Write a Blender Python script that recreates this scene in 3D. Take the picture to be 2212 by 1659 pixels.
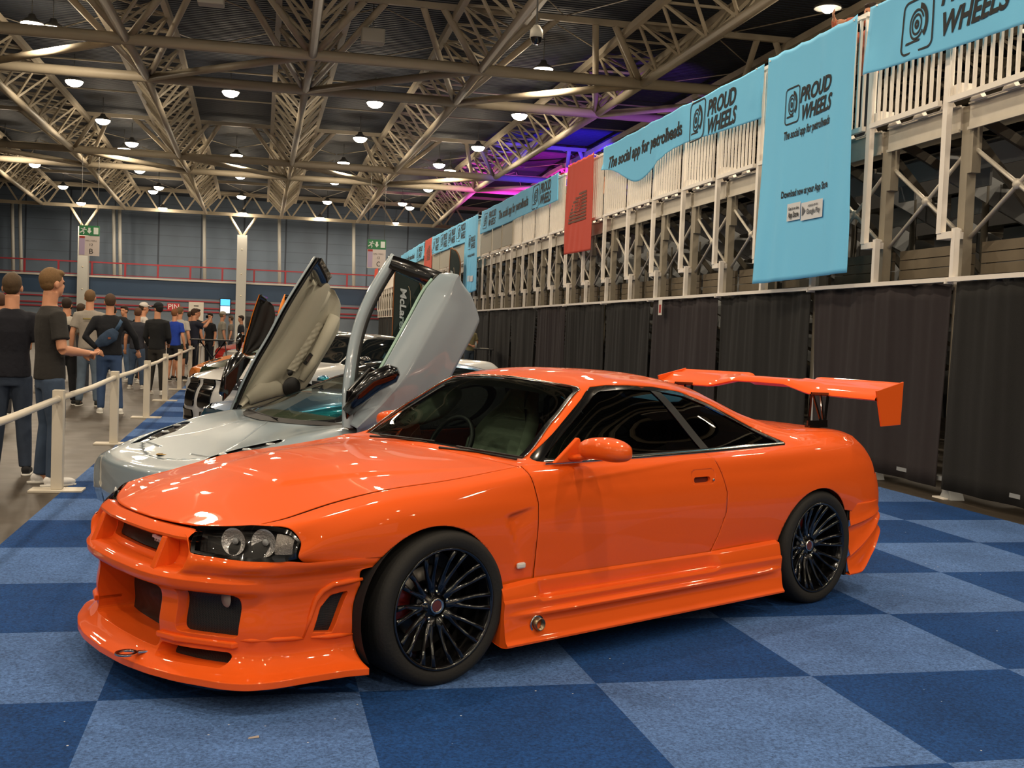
import bpy, bmesh, math, random
from math import sin, cos, pi, radians, sqrt, atan2
from mathutils import Vector, Matrix
import numpy as np

for o in list(bpy.data.objects): bpy.data.objects.remove(o)
SC = bpy.context.scene
COL = SC.collection

# ---------------------------------------------------------------- camera, world, exposure
cam_d = bpy.data.cameras.new('camera'); cam = bpy.data.objects.new('camera', cam_d); COL.objects.link(cam)
PITCH, ROLL, YAW = .0465, .0387, .2057
Fw = Vector((sin(YAW)*cos(PITCH), cos(YAW)*cos(PITCH), -sin(PITCH)))
R0 = Vector((cos(YAW), -sin(YAW), 0)); U0 = R0.cross(Fw)
Rt = R0*cos(ROLL)+U0*sin(ROLL); Up = Rt.cross(Fw)
cam.matrix_world = Matrix(((Rt.x, Up.x, -Fw.x, 0), (Rt.y, Up.y, -Fw.y, 0), (Rt.z, Up.z, -Fw.z, 1.5), (0, 0, 0, 1)))
cam_d.sensor_fit = 'HORIZONTAL'; cam_d.sensor_width = 36; cam_d.lens = 2394.7/2212*36
cam_d.clip_start = .05; cam_d.clip_end = 400
SC.camera = cam
w = bpy.data.worlds.new('hall_air'); SC.world = w; w.use_nodes = True
w.node_tree.nodes['Background'].inputs[0].default_value = (1.0, .9, .78, 1)
w.node_tree.nodes['Background'].inputs[1].default_value = .3
SC.view_settings.view_transform = 'Standard'; SC.view_settings.look = 'None'
SC.view_settings.gamma = 1; SC.view_settings.use_curve_mapping = False
SC.view_settings.exposure = 0.12
LAMP_W = 205

# ---------------------------------------------------------------- helpers
def link(o): COL.objects.link(o); return o
def tag(o, label=None, cat=None, group=None, kind=None):
    if label: o['label'] = label
    if cat: o['category'] = cat
    if group: o['group'] = group
    if kind: o['kind'] = kind
    return o
def empty(name, loc=(0, 0, 0), rz=0.0, label=None, cat=None, group=None, kind=None):
    o = link(bpy.data.objects.new(name, None)); o.location = loc; o.rotation_euler = (0, 0, rz)
    o.empty_display_size = .1
    return tag(o, label, cat, group, kind)
_KM = {}
def kids(o):
    k = o.name
    if k not in _KM: _KM[k] = [c for c in bpy.data.objects if c.parent == o]
    return _KM[k]
def copy_tree(o, parent=None):
    c = o.copy(); COL.objects.link(c); c.parent = parent
    _KM[c.name] = [copy_tree(ch, c) for ch in kids(o)]
    return c
MATS = {}
def srgb(c):
    if isinstance(c, str): c = tuple(int(c[i:i+2], 16)/255 for i in (0, 2, 4))
    return tuple((x/12.92 if x <= .04045 else ((x+.055)/1.055)**2.4) for x in c)
def mat(name, col, rough=.5, metal=0, coat=0, noise=0, nscale=20, bump=0, bscale=60, emit=None, est=1, trans=0, ior=1.45, alpha=1, spec=None, coatr=.03, aniso=None):
    if name in MATS: return MATS[name]
    m = bpy.data.materials.new(name); m.use_nodes = True; nt = m.node_tree; b = nt.nodes['Principled BSDF']
    c = srgb(col) if isinstance(col, str) else col
    b.inputs['Base Color'].default_value = (*c, 1); b.inputs['Roughness'].default_value = rough
    b.inputs['Metallic'].default_value = metal; b.inputs['Coat Weight'].default_value = coat; b.inputs['Coat Roughness'].default_value = coatr
    b.inputs['IOR'].default_value = ior; b.inputs['Alpha'].default_value = alpha; b.inputs['Transmission Weight'].default_value = trans
    if spec is not None: b.inputs['Specular IOR Level'].default_value = spec
    tc = nt.nodes.new('ShaderNodeTexCoord')
    if noise:
        n = nt.nodes.new('ShaderNodeTexNoise'); n.inputs['Scale'].default_value = nscale; n.inputs['Detail'].default_value = 5
        nt.links.new(tc.outputs['Object'], n.inputs['Vector'])
        mx = nt.nodes.new('ShaderNodeMix'); mx.data_type = 'RGBA'
        mx.inputs[6].default_value = (*[x*(1-noise) for x in c], 1); mx.inputs[7].default_value = (*[min(1, x*(1+noise)) for x in c], 1)
        nt.links.new(n.outputs['Fac'], mx.inputs[0]); nt.links.new(mx.outputs[2], b.inputs['Base Color'])
    if bump:
        n2 = nt.nodes.new('ShaderNodeTexNoise'); n2.inputs['Scale'].default_value = bscale; n2.inputs['Detail'].default_value = 4
        nt.links.new(tc.outputs['Object'], n2.inputs['Vector'])
        bp = nt.nodes.new('ShaderNodeBump'); bp.inputs['Strength'].default_value = bump; bp.inputs['Distance'].default_value = .01
        nt.links.new(n2.outputs['Fac'], bp.inputs['Height']); nt.links.new(bp.outputs['Normal'], b.inputs['Normal'])
    if emit:
        b.inputs['Emission Color'].default_value = (*(srgb(emit) if isinstance(emit, str) else emit), 1); b.inputs['Emission Strength'].default_value = est
    MATS[name] = m
    return m

class MB:
    """mesh builder: collects simple solids, links them as ONE mesh object"""
    def __init__(s): s.v = []; s.f = []; s.mi = []; s.cur = 0; s.sm = []; s.smooth = False
    def add(s, vs, fs, smooth=None):
        o = len(s.v); s.v += [tuple(v) for v in vs]
        s.f += [tuple(i+o for i in f) for f in fs]; s.mi += [s.cur]*len(fs)
        s.sm += [s.smooth if smooth is None else smooth]*len(fs); return s
    def box(s, x0, x1, y0, y1, z0, z1):
        return s.add([(x0, y0, z0), (x1, y0, z0), (x1, y1, z0), (x0, y1, z0), (x0, y0, z1), (x1, y0, z1), (x1, y1, z1), (x0, y1, z1)],
                     [(0, 3, 2, 1), (4, 5, 6, 7), (0, 1, 5, 4), (1, 2, 6, 5), (2, 3, 7, 6), (3, 0, 4, 7)])
    def beam(s, a, b, w, h, up=(0, 0, 1)):
        a = Vector(a); b = Vector(b); d = (b-a).normalized(); u = Vector(up)
        if abs(d.dot(u)) > .98: u = Vector((1, 0, 0))
        r = d.cross(u).normalized()*w/2; t = r.cross(d).normalized()*h/2
        vs = [a-r-t, a+r-t, a+r+t, a-r+t, b-r-t, b+r-t, b+r+t, b-r+t]
        return s.add(vs, [(0, 1, 2, 3), (7, 6, 5, 4), (0, 4, 5, 1), (1, 5, 6, 2), (2, 6, 7, 3), (3, 7, 4, 0)])
    def tube(s, pts, r, n=8, cap=True, r2=None, flat=1.0, smooth=True, up=(0, 0, 1)):
        pts = [Vector(p) for p in pts]; rs = r if isinstance(r, (list, tuple)) else [r]*len(pts)
        if r2 is not None: rs = [r+(r2-r)*i/(len(pts)-1) for i in range(len(pts))]
        vs = []; fs = []; pu = None
        for i, p in enumerate(pts):
            d = (pts[min(i+1, len(pts)-1)]-pts[max(i-1, 0)]).normalized()
            u = Vector(up) if pu is None else pu
            if abs(d.dot(u)) > .98: u = Vector((1, 0, 0)) if abs(d.x) < .9 else Vector((0, 1, 0))
            a = d.cross(u).normalized(); b = a.cross(d).normalized(); pu = b
            for k in range(n):
                t = 2*pi*k/n; vs.append(p+a*cos(t)*rs[i]+b*sin(t)*rs[i]*flat)
        for i in range(len(pts)-1):
            for k in range(n):
                fs.append((i*n+k, i*n+(k+1) % n, (i+1)*n+(k+1) % n, (i+1)*n+k))
        s.add(vs, fs, smooth)
        if cap:
            o = len(s.v)-len(vs); s.f += [tuple(o+k for k in range(n))[::-1], tuple(o+(len(pts)-1)*n+k for k in range(n))]; s.mi += [s.cur]*2; s.sm += [False]*2
        return s
    def lathe(s, prof, c=(0, 0, 0), axis='z', n=24, smooth=True, a0=0, a1=2*pi):
        """prof: list of (radius, height) """
        vs = []; full = abs(a1-a0-2*pi) < 1e-6; m = n if full else n+1
        for (r, h) in prof:
            for k in range(m):
                t = a0+(a1-a0)*k/n; x, y = r*cos(t), r*sin(t)
                p = {'z': (x, y, h), 'y': (x, h, y), 'x': (h, x, y)}[axis]
                vs.append((c[0]+p[0], c[1]+p[1], c[2]+p[2]))
        fs = []
        for i in range(len(prof)-1):
            for k in range(n):
                k2 = (k+1) % m if full else k+1
                fs.append((i*m+k, i*m+k2, (i+1)*m+k2, (i+1)*m+k))
        return s.add(vs, fs, smooth)
    def prism(s, poly, axis, h0, h1):
        """poly 2D list extruded along axis"""
        def P(u, v, h): return {'x': (h, u, v), 'y': (u, h, v), 'z': (u, v, h)}[axis]
        n = len(poly)
        vs = [P(u, v, h0) for u, v in poly]+[P(u, v, h1) for u, v in poly]
        fs = [tuple(range(n))[::-1], tuple(range(n, 2*n))]+[(i, (i+1) % n, (i+1) % n+n, i+n) for i in range(n)]
        return s.add(vs, fs)
    def ell(s, c, r, n=12, m=8, rot=None):
        vs = []; fs = []
        for i in range(m+1):
            ph = pi*i/m
            for k in range(n):
                t = 2*pi*k/n; v = Vector((r[0]*sin(ph)*cos(t), r[1]*sin(ph)*sin(t), r[2]*cos(ph)))
                if rot is not None: v = rot @ v
                vs.append(v+Vector(c))
        for i in range(m):
            for k in range(n): fs.append((i*n+k, (i+1)*n+k, (i+1)*n+(k+1) % n, i*n+(k+1) % n))
        return s.add(vs, fs, True)
    def grid(s, P, smooth=True, closeu=False):
        """P[i][j] 3D points"""
        a = len(P); b = len(P[0]); vs = [p for row in P for p in row]; fs = []
        for i in range(a if closeu else a-1):
            for j in range(b-1):
                i2 = (i+1) % a; fs.append((i*b+j, i*b+j+1, i2*b+j+1, i2*b+j))
        return s.add(vs, fs, smooth)
    def mesh(s, name):
        me = bpy.data.meshes.new(name); me.from_pydata(s.v, [], s.f); me.polygons.foreach_set('use_smooth', s.sm); me.polygons.foreach_set('material_index', s.mi)
        me.validate(); me.update(); return me
    def build(s, name, m, parent=None, bevel=0, solid=0, loc=None, subsurf=0, weld=False, angle=None, recalc=False):
        me = s.mesh(name)
        if weld or recalc:
            bm = bmesh.new(); bm.from_mesh(me)
            if weld: bmesh.ops.remove_doubles(bm, verts=bm.verts, dist=1e-4)
            bmesh.ops.recalc_face_normals(bm, faces=bm.faces); bm.to_mesh(me); bm.free()
        for mm in (m if isinstance(m, (list, tuple)) else [m]): me.materials.append(mm)
        o = link(bpy.data.objects.new(name, me)); o.parent = parent
        if loc: o.location = loc
        if solid: md = o.modifiers.new('s', 'SOLIDIFY'); md.thickness = solid; md.offset = -1
        if bevel: md = o.modifiers.new('b', 'BEVEL'); md.width = bevel; md.segments = 2; md.limit_method = 'ANGLE'; md.angle_limit = radians(40); md.harden_normals = False
        if subsurf: md = o.modifiers.new('ss', 'SUBSURF'); md.levels = md.render_levels = subsurf
        if angle: me.set_sharp_from_angle(angle=radians(angle))
        return o
def text_geo(string, size, shear=0.0, bold=0.0, align='CENTER', sub=0):
    """flat glyph mesh as (verts, faces) in 2D, from the built-in font"""
    cu = bpy.data.curves.new('t', 'FONT'); cu.body = string; cu.size = size; cu.shear = shear; cu.align_x = align; cu.align_y = 'CENTER'; cu.offset = bold; cu.resolution_u = 3
    o = bpy.data.objects.new('t', cu); COL.objects.link(o); bpy.context.view_layer.update()
    dg = bpy.context.evaluated_depsgraph_get(); me = bpy.data.meshes.new_from_object(o.evaluated_get(dg))
    if sub:
        bm = bmesh.new(); bm.from_mesh(me); bmesh.ops.triangulate(bm, faces=bm.faces)
        for _ in range(3):
            long = [e for e in bm.edges if e.calc_length() > sub]
            if not long: break
            bmesh.ops.subdivide_edges(bm, edges=long, cuts=1); bmesh.ops.triangulate(bm, faces=[f for f in bm.faces if len(f.verts) > 3])
        bm.to_mesh(me); bm.free()
    vs = [tuple(v.co) for v in me.vertices]; fs = [tuple(p.vertices) for p in me.polygons]
    bpy.data.objects.remove(o); bpy.data.curves.remove(cu); bpy.data.meshes.remove(me)
    return vs, fs
def interp(xs, ys, x):
    if x <= xs[0]: return ys[0]
    for i in range(len(xs)-1):
        if x <= xs[i+1]:
            t = (x-xs[i])/(xs[i+1]-xs[i]); return ys[i]+(ys[i+1]-ys[i])*t
    return ys[-1]
# ---------------------------------------------------------------- hall: floor, walls, roof
def floor_mat():
    m = mat('concrete_floor', '776c5b', .35, noise=.0)
    nt = m.node_tree; b = nt.nodes['Principled BSDF']; tc = nt.nodes['Texture Coordinate']
    n = nt.nodes.new('ShaderNodeTexNoise'); n.inputs['Scale'].default_value = .9; n.inputs['Detail'].default_value = 8; n.inputs['Roughness'].default_value = .65
    cr = nt.nodes.new('ShaderNodeValToRGB'); cr.color_ramp.elements[0].color = (*srgb('352f27'), 1); cr.color_ramp.elements[1].color = (*srgb('4a4136'), 1)
    cr.color_ramp.elements[0].position = .3; cr.color_ramp.elements[1].position = .7
    nt.links.new(tc.outputs['Object'], n.inputs['Vector']); nt.links.new(n.outputs['Fac'], cr.inputs['Fac']); nt.links.new(cr.outputs['Color'], b.inputs['Base Color'])
    n2 = nt.nodes.new('ShaderNodeTexNoise'); n2.inputs['Scale'].default_value = 3; n2.inputs['Detail'].default_value = 6
    mr = nt.nodes.new('ShaderNodeMapRange'); mr.inputs['To Min'].default_value = .38; mr.inputs['To Max'].default_value = .6
    nt.links.new(tc.outputs['Object'], n2.inputs['Vector']); nt.links.new(n2.outputs['Fac'], mr.inputs['Value']); nt.links.new(mr.outputs['Result'], b.inputs['Roughness'])
    return m
tag(MB().box(-45, 45, -30, 86, -.2, 0).build('floor', floor_mat()), kind='structure')

def carpet_mat():
    m = bpy.data.materials.new('carpet_tiles'); m.use_nodes = True; nt = m.node_tree; b = nt.nodes['Principled BSDF']; N = nt.nodes.new; L = nt.links.new
    tc = N('ShaderNodeTexCoord'); ck = N('ShaderNodeTexChecker'); ck.inputs['Scale'].default_value = 1/1.0136
    mp = N('ShaderNodeMapping'); L(tc.outputs['Object'], mp.inputs['Vector']); mp.inputs['Location'].default_value = (0, 0, .5); L(mp.outputs['Vector'], ck.inputs['Vector'])
    ck.inputs['Color2'].default_value = (*srgb('133a6e'), 1); ck.inputs['Color1'].default_value = (*srgb('476596'), 1)
    # fibre pile: fine speckle
    n = N('ShaderNodeTexNoise'); n.inputs['Scale'].default_value = 85; n.inputs['Detail'].default_value = 5; n.inputs['Roughness'].default_value = .7; L(tc.outputs['Object'], n.inputs['Vector'])
    n3 = N('ShaderNodeTexNoise'); n3.inputs['Scale'].default_value = 2.2; n3.inputs['Detail'].default_value = 6; L(tc.outputs['Object'], n3.inputs['Vector'])
    mr = N('ShaderNodeMapRange'); mr.inputs['From Min'].default_value = .3; mr.inputs['From Max'].default_value = .7; mr.inputs['To Min'].default_value = .35; mr.inputs['To Max'].default_value = 1.65; L(n.outputs['Fac'], mr.inputs['Value'])
    mr3 = N('ShaderNodeMapRange'); mr3.inputs['From Min'].default_value = .3; mr3.inputs['From Max'].default_value = .7; mr3.inputs['To Min'].default_value = .86; mr3.inputs['To Max'].default_value = 1.14; L(n3.outputs['Fac'], mr3.inputs['Value'])
    mu = N('ShaderNodeMath'); mu.operation = 'MULTIPLY'; L(mr.outputs['Result'], mu.inputs[0]); L(mr3.outputs['Result'], mu.inputs[1])
    hs = N('ShaderNodeVectorMath'); hs.operation = 'SCALE'; L(ck.outputs['Color'], hs.inputs[0]); L(mu.outputs[0], hs.inputs['Scale'])
    # fluff specks
    vo = N('ShaderNodeTexVoronoi'); vo.inputs['Scale'].default_value = 11; L(tc.outputs['Object'], vo.inputs['Vector'])
    vs = N('ShaderNodeMath'); vs.operation = 'LESS_THAN'; vs.inputs[1].default_value = .045; L(vo.outputs['Distance'], vs.inputs[0])
    n4 = N('ShaderNodeTexNoise'); n4.inputs['Scale'].default_value = .8; L(tc.outputs['Object'], n4.inputs['Vector'])
    gt = N('ShaderNodeMath'); gt.operation = 'GREATER_THAN'; gt.inputs[1].default_value = .56; L(n4.outputs['Fac'], gt.inputs[0])
    an = N('ShaderNodeMath'); an.operation = 'MULTIPLY'; L(vs.outputs[0], an.inputs[0]); L(gt.outputs[0], an.inputs[1])
    mx = N('ShaderNodeMix'); mx.data_type = 'RGBA'; L(an.outputs[0], mx.inputs[0]); L(hs.outputs[0], mx.inputs[6]); mx.inputs[7].default_value = (*srgb('b8bcc4'), 1)
    L(mx.outputs[2], b.inputs['Base Color']); b.inputs['Roughness'].default_value = .95; b.inputs['Specular IOR Level'].default_value = .2
    bp = N('ShaderNodeBump'); bp.inputs['Strength'].default_value = .6; bp.inputs['Distance'].default_value = .004; L(n.outputs['Fac'], bp.inputs['Height']); L(bp.outputs['Normal'], b.inputs['Normal'])
    return m
T = 1.0136
cp = MB()
cp.box(-1*T, 6.98*T, -4*T, 40*T, 0, .006)
carpet = cp.build('carpet', carpet_mat()); carpet.location = (-.664, 4.479, .0005); carpet.rotation_euler = (0, 0, radians(1.2))
tag(carpet, 'blue checkered tile carpet under the row of show cars', 'carpet')

# walls
def panel_mat(name, c1, c2, scale=.55, axis=0):
    m = bpy.data.materials.new(name); m.use_nodes = True; nt = m.node_tree; b = nt.nodes['Principled BSDF']; N = nt.nodes.new; L = nt.links.new
    tc = N('ShaderNodeTexCoord'); sx = N('ShaderNodeSeparateXYZ'); L(tc.outputs['Object'], sx.inputs[0])
    def line(out, period, width):
        a = N('ShaderNodeMath'); a.operation = 'DIVIDE'; a.inputs[1].default_value = period; L(out, a.inputs[0])
        f = N('ShaderNodeMath'); f.operation = 'FRACT'; L(a.outputs[0], f.inputs[0])
        l = N('ShaderNodeMath'); l.operation = 'LESS_THAN'; l.inputs[1].default_value = width/period; L(f.outputs[0], l.inputs[0]); return l
    l1 = line(sx.outputs[axis], 3.0, .12); l2 = line(sx.outputs[2], .75, .05)
    mxm = N('ShaderNodeMath'); mxm.operation = 'MAXIMUM'; L(l1.outputs[0], mxm.inputs[0])
    h = N('ShaderNodeMath'); h.operation = 'MULTIPLY'; h.inputs[1].default_value = .35; L(l2.outputs[0], h.inputs[0]); L(h.outputs[0], mxm.inputs[1])
    n = N('ShaderNodeTexNoise'); n.inputs['Scale'].default_value = .6; L(tc.outputs['Object'], n.inputs['Vector'])
    mx = N('ShaderNodeMix'); mx.data_type = 'RGBA'; L(mxm.outputs[0], mx.inputs[0]); mx.inputs[6].default_value = (*srgb(c1), 1); mx.inputs[7].default_value = (*srgb(c2), 1)
    m2 = N('ShaderNodeMix'); m2.data_type = 'RGBA'; m2.blend_type = 'MULTIPLY'; m2.inputs[0].default_value = .35; L(mx.outputs[2], m2.inputs[6]); L(n.outputs['Fac'], m2.inputs[7])
    L(m2.outputs[2], b.inputs['Base Color']); b.inputs['Roughness'].default_value = .6
    return m
YW = 84.
MW = panel_mat('wall_panels', '67778a', '364150')
tag(MB().box(-45, 45, YW, YW+.3, 4.2, 14).build('wall_far', MW), kind='structure')
tag(MB().box(-45, 45, YW-4, YW+.3, 0, 3.0).build('wall_far_lower', mat('lower_wall_grey', '6a7683', .6, noise=.1, nscale=.5)), kind='structure')
tag(MB().box(-45, 45, YW-4.02, YW+.3, 3.0, 4.15).build('wall_gallery_fascia', mat('fascia_blue', '2a3f58', .55, noise=.1, nscale=1)), kind='structure')
tag(MB().box(-45, 45, YW-4.1, YW, 4.15, 4.27).build('trim_1', mat('pale_trim', 'b5b0a8', .5)), kind='structure')
tr = MB(); red = mat('red_paint', '8f2c36', .45)
for z in (2.05, 2.3, 2.75): tr.box(-45, 45, YW-4.08, YW-4.0, z, z+.09)
tag(tr.build('trim_2', red), kind='structure')
tag(MB().box(-45.3, -45, -30, YW, 0, 14).build('wall_left', mat('side_wall', '4a4e55', .7)), kind='structure')
tag(MB().box(45, 45.3, -30, YW, 0, 14).build('wall_right', mat('side_wall', '4a4e55', .7)), kind='structure')
# gallery railing
rl = empty('gallery_railing', (0, YW-4, 4.27), 0, 'red steel railing running along the gallery on the far wall', 'railing')
r = MB(); r.box(-30, 12, -.04, .04, .86, .95).box(-30, 12, -.03, .03, .05, .1); r.build('top_rail', red, rl)
p0 = MB().box(-.06, .06, -.05, .05, 0, .86).build('railing_post', red, rl, loc=(-30, 0, 0))
for i in range(1, 20):
    c = p0.copy(); COL.objects.link(c); c.location = (-30+i*2.15, 0, 0)

# roof deck (corrugated, dark)
def roof_mat():
    m = bpy.data.materials.new('roof_deck'); m.use_nodes = True; nt = m.node_tree; b = nt.nodes['Principled BSDF']; N = nt.nodes.new; L = nt.links.new
    tc = N('ShaderNodeTexCoord'); wv = N('ShaderNodeTexWave'); wv.bands_direction = 'Y'; wv.inputs['Scale'].default_value = 1.6; L(tc.outputs['Object'], wv.inputs['Vector'])
    cr = N('ShaderNodeValToRGB'); cr.color_ramp.elements[0].color = (*srgb('1f2630'), 1); cr.color_ramp.elements[1].color = (*srgb('2f3948'), 1); L(wv.outputs['Fac'], cr.inputs['Fac'])
    L(cr.outputs['Color'], b.inputs['Base Color']); b.inputs['Roughness'].default_value = .7
    bp = N('ShaderNodeBump'); bp.inputs['Strength'].default_value = .8; bp.inputs['Distance'].default_value = .08; L(wv.outputs['Fac'], bp.inputs['Height']); L(bp.outputs['Normal'], b.inputs['Normal'])
    return m
tag(MB().box(-45, 45, -30, YW+.3, 10.4, 10.7).build('ceiling', roof_mat()), kind='structure')

# ---------------------------------------------------------------- roof steel
steel = mat('roof_steel_cream', 'b5a993', .5, noise=.12, nscale=2)
ZB = 8.9; ZT = 10.0
YB = [-20, 31.4, 36.1, 52.8, 57.8, 79.6]
XN = {-4: [-19.0, -18.9, -18.9, -19.0, -19.4, -21.3], -3: [-14.0, -14.0, -14.0, -14.2, -14.4, -16.0], -2: [-9.2, -9.2, -9.2, -9.4, -9.6, -10.7], -1: [-4.3, -4.3, -4.3, -4.8, -4.8, -5.4], 0: [.6, .6, .5, .2, .1, -.3],
      1: [5.3, 5.3, 5.3, 5.0, 4.9, 5.0], 2: [10.1, 10.1, 10.1, 9.8, 9.7, 10.4], 3: [14.9, 14.9, 14.9, 14.7, 14.6, 15.7], 4: [19.7, 19.7, 19.7, 19.6, 19.6, 21.0]}
def xk(k, y): return interp(YB, XN[k], y)
tn = {-4: 'far left', -3: 'third to the left', -2: 'second to the left', -1: 'first to the left', 0: 'centre', 1: 'first to the right', 2: 'second to the right', 3: 'third to the right', 4: 'far right'}
for k in XN:
    e = empty('roof_truss', (0, 0, 0), 0, 'cream steel lattice roof truss running down the hall, %s of the V-shaped roof trusses' % tn[k], 'truss', 'lengthwise roof trusses', 'structure')
    b = MB(); y0 = -6
    for i in range(len(YB)-1):
        a, c = max(YB[i], y0), YB[i+1]; b.tube([(xk(k, a), a, ZB), (xk(k, c), c, ZB)], .125, 8)
    b.build('bottom_chord', steel, e)
    for sx in (-.93, .93):
        t = MB()
        for i in range(len(YB)-1):
            a, c = max(YB[i], y0), YB[i+1]; t.beam((xk(k, a)+sx, a, ZT), (xk(k, c)+sx, c, ZT), .16, .2)
        t.build('top_chord', steel, e)
    wb = MB(); y = 12.0; st = 1.9
    while y < 78.5:
        for sx in (-.93, .93):
            xm = xk(k, y+st/2)
            wb.beam((xk(k, y)+sx, y, ZT), (xm, y+st/2, ZB), .07, .07); wb.beam((xm, y+st/2, ZB), (xk(k, y+st)+sx, y+st, ZT), .07, .07)
        wb.beam((xk(k, y)-.93, y, ZT), (xk(k, y)+.93, y, ZT), .06, .06)
        wb.beam((xk(k, y)-.93, y, ZT), (xk(k, y)+.93, y+st, ZT), .05, .05)
        y += st
    wb.build('web_lattice', steel, e)
    # heavy raking struts at the cross bands
    sm = MB()
    for (yn, yt, of) in ((31.4, 30.1, 1.3), (36.1, 30.1, 1.85), (52.8, 50.9, 1.3), (57.8, 50.9, 1.8)):
        for sx in (-1, 1):
            x = xk(k, yn); sm.tube([(x+.08*sx, yn, ZB+.05), (xk(k, yt)+sx*of, yt, 10.15)], .095, 8)
    sm.build('raking_strut', steel, e)
bn = {31.4: 'nearest', 36.1: 'second nearest', 52.8: 'third', 57.8: 'fourth'}
for yb in (31.4, 36.1, 52.8, 57.8):
    b = MB(); b.tube([(-24, yb, ZB), (24, yb, ZB)], .155, 10)
    tag(b.build('roof_tie_tube', steel), 'thick cream tube crossing the hall under the roof, %s from the camera' % bn[yb], 'roof tube', 'cross tubes of the roof', 'structure')
for (ya, yb, nm, fl) in ((31.4, 36.1, 'near', 1), (52.8, 57.8, 'far', -1)):
    for k in range(-4, 4):
        b = MB(); A = (xk(k, yb), yb, ZB-.02) if (fl == 1 or k > 0) else (xk(k, ya), ya, ZB-.02); B_ = (xk(k+1, ya), ya, ZB-.02) if (fl == 1 or k > 0) else (xk(k+1, yb), yb, ZB-.02)
        b.tube([A, B_], .115, 8)
        tag(b.build('roof_diagonal_tube', steel), 'slanting cream tube in the %s pair of cross tubes, between the %s and the %s lengthwise truss' % (nm, tn[k], tn[k+1]), 'roof tube', 'slanting tubes of the roof', 'structure')
# roof purlins / cross beams high up
b = MB()
for yy in (23, 30.1, 50.9, 72): b.beam((-40, yy, 10.18), (40, yy, 10.18), .12, .16)
for yy in (40, 45, 60, 66): b.tube([(-40, yy, 10.1), (40, yy, 10.1)], .03, 6)
tag(b.build('roof_purlins', steel), 'thin cream purlins crossing right under the dark roof deck', 'purlins', None, 'structure')
b = MB()
for i in range(-9, 10):
    for (y1, y2) in ((22, 30), (31, 37), (51, 58), (60, 78)):
        b.tube([(i*4.9-2.4, y1, 10.25), (i*4.9+2.4, y2, 10.25)], .02, 4); b.tube([(i*4.9+2.4, y1, 10.25), (i*4.9-2.4, y2, 10.25)], .02, 4)
tag(b.build('roof_wind_bracing', steel), 'thin crossed bracing rods right under the dark roof deck', 'bracing', None, 'structure')
# end truss and its Y columns
e = empty('end_truss', (0, 0, 0), 0, 'cream zigzag truss along the far end of the hall', 'truss', None, 'structure')
b = MB(); b.beam((-30, 79.6, ZB), (26, 79.6, ZB), .2, .22); b.build('bottom_chord', steel, e)
b = MB(); b.beam((-30, 79.6, 10.25), (26, 79.6, 10.25), .2, .16); b.beam((-30, 78.6, 10.25), (26, 78.6, 10.25), .2, .12); b.build('top_chord', steel, e)
b = MB(); x = -29.95
while x < 25:
    b.beam((x, 79.6, ZB), (x+.89, 79.6, 10.25), .1, .1); b.beam((x+.89, 79.6, 10.25), (x+1.78, 79.6, ZB), .1, .1); x += 1.785
b.build('web_lattice', steel, e)
colm = mat('column_grey', 'b0afa9', .5)
XC = (-26.6, -13.3, -2.9, 7.6)
for x, nm in zip(XC, ('leftmost', 'left, behind the sign with the letter B,', 'right, behind the raised white car door,', 'hidden right')):
    if x in (-26.6, 7.6): continue
    e = empty('column', (x, 79.6, 0), 0, 'grey steel column with a forked top, the %s one' % nm.strip(','), 'column', 'forked columns at the far end')
    MB().box(-.33, .33, -.3, .3, 0, 7.5).build('shaft', colm, e)
    for s_ in (-1, 1): MB().tube([(0, 0, 7.4), (s_*.95, 0, ZB)], .09, 8).build('fork_arm', steel, e)
    bb = MB()
    for z in (3.3, 4.8, 6.5):
        bb.lathe([(0, -.012), (.05, -.012), (.05, .0)], (0, -.3, z), 'y', 8)
    bb.build('bolt', steel, e)
# slim wall posts on the gallery
for i, x in enumerate((-18.2, -17.7, -11.6, -11.2, -5.5, -.3, 5.0)):
    tag(MB().tube([(x, YW-2.2, 4.27), (x-.15, YW-2.2, 9.0)], .12, 8).build('trim_%d' % (10+i), colm), kind='structure')

# ---------------------------------------------------------------- lamps
lens = mat('lamp_lens', (1, .93, .8), .3, emit=(1.0, .86, .66), est=30)
hous = mat('lamp_housing', '6b6a66', .4, .3)
def make_lamp():
    e = empty('ceiling_lamp')
    MB().lathe([(0, .24), (.08, .24), (.12, .14), (.29, .03), (.31, -.02), (.29, -.02)], n=20).build('housing', hous, e)
    MB().lathe([(0, -.2), (.12, -.19), (.22, -.14), (.28, -.06), (.30, 0)], n=20).build('lens', lens, e)
    MB().tube([(0, 0, .24), (0, 0, .9)], .012, 5).build('suspension_rod', hous, e)
    ld = bpy.data.lights.new('lamp_light', 'POINT'); ld.shadow_soft_size = .17; ld.energy = LAMP_W; ld.color = (1, .83, .62)
    ld.energy = LAMP_W*.3
    lo = bpy.data.objects.new('lamp_light', ld); COL.objects.link(lo); lo.parent = e; lo.location = (0, 0, -.45)
    la = bpy.data.lights.new('lamp_beam', 'AREA'); la.shape = 'DISK'; la.size = .5; la.energy = LAMP_W*.8; la.color = ld.color
    lo = bpy.data.objects.new('lamp_beam', la); COL.objects.link(lo); lo.parent = e; lo.location = (0, 0, -.24)
    return e
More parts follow.
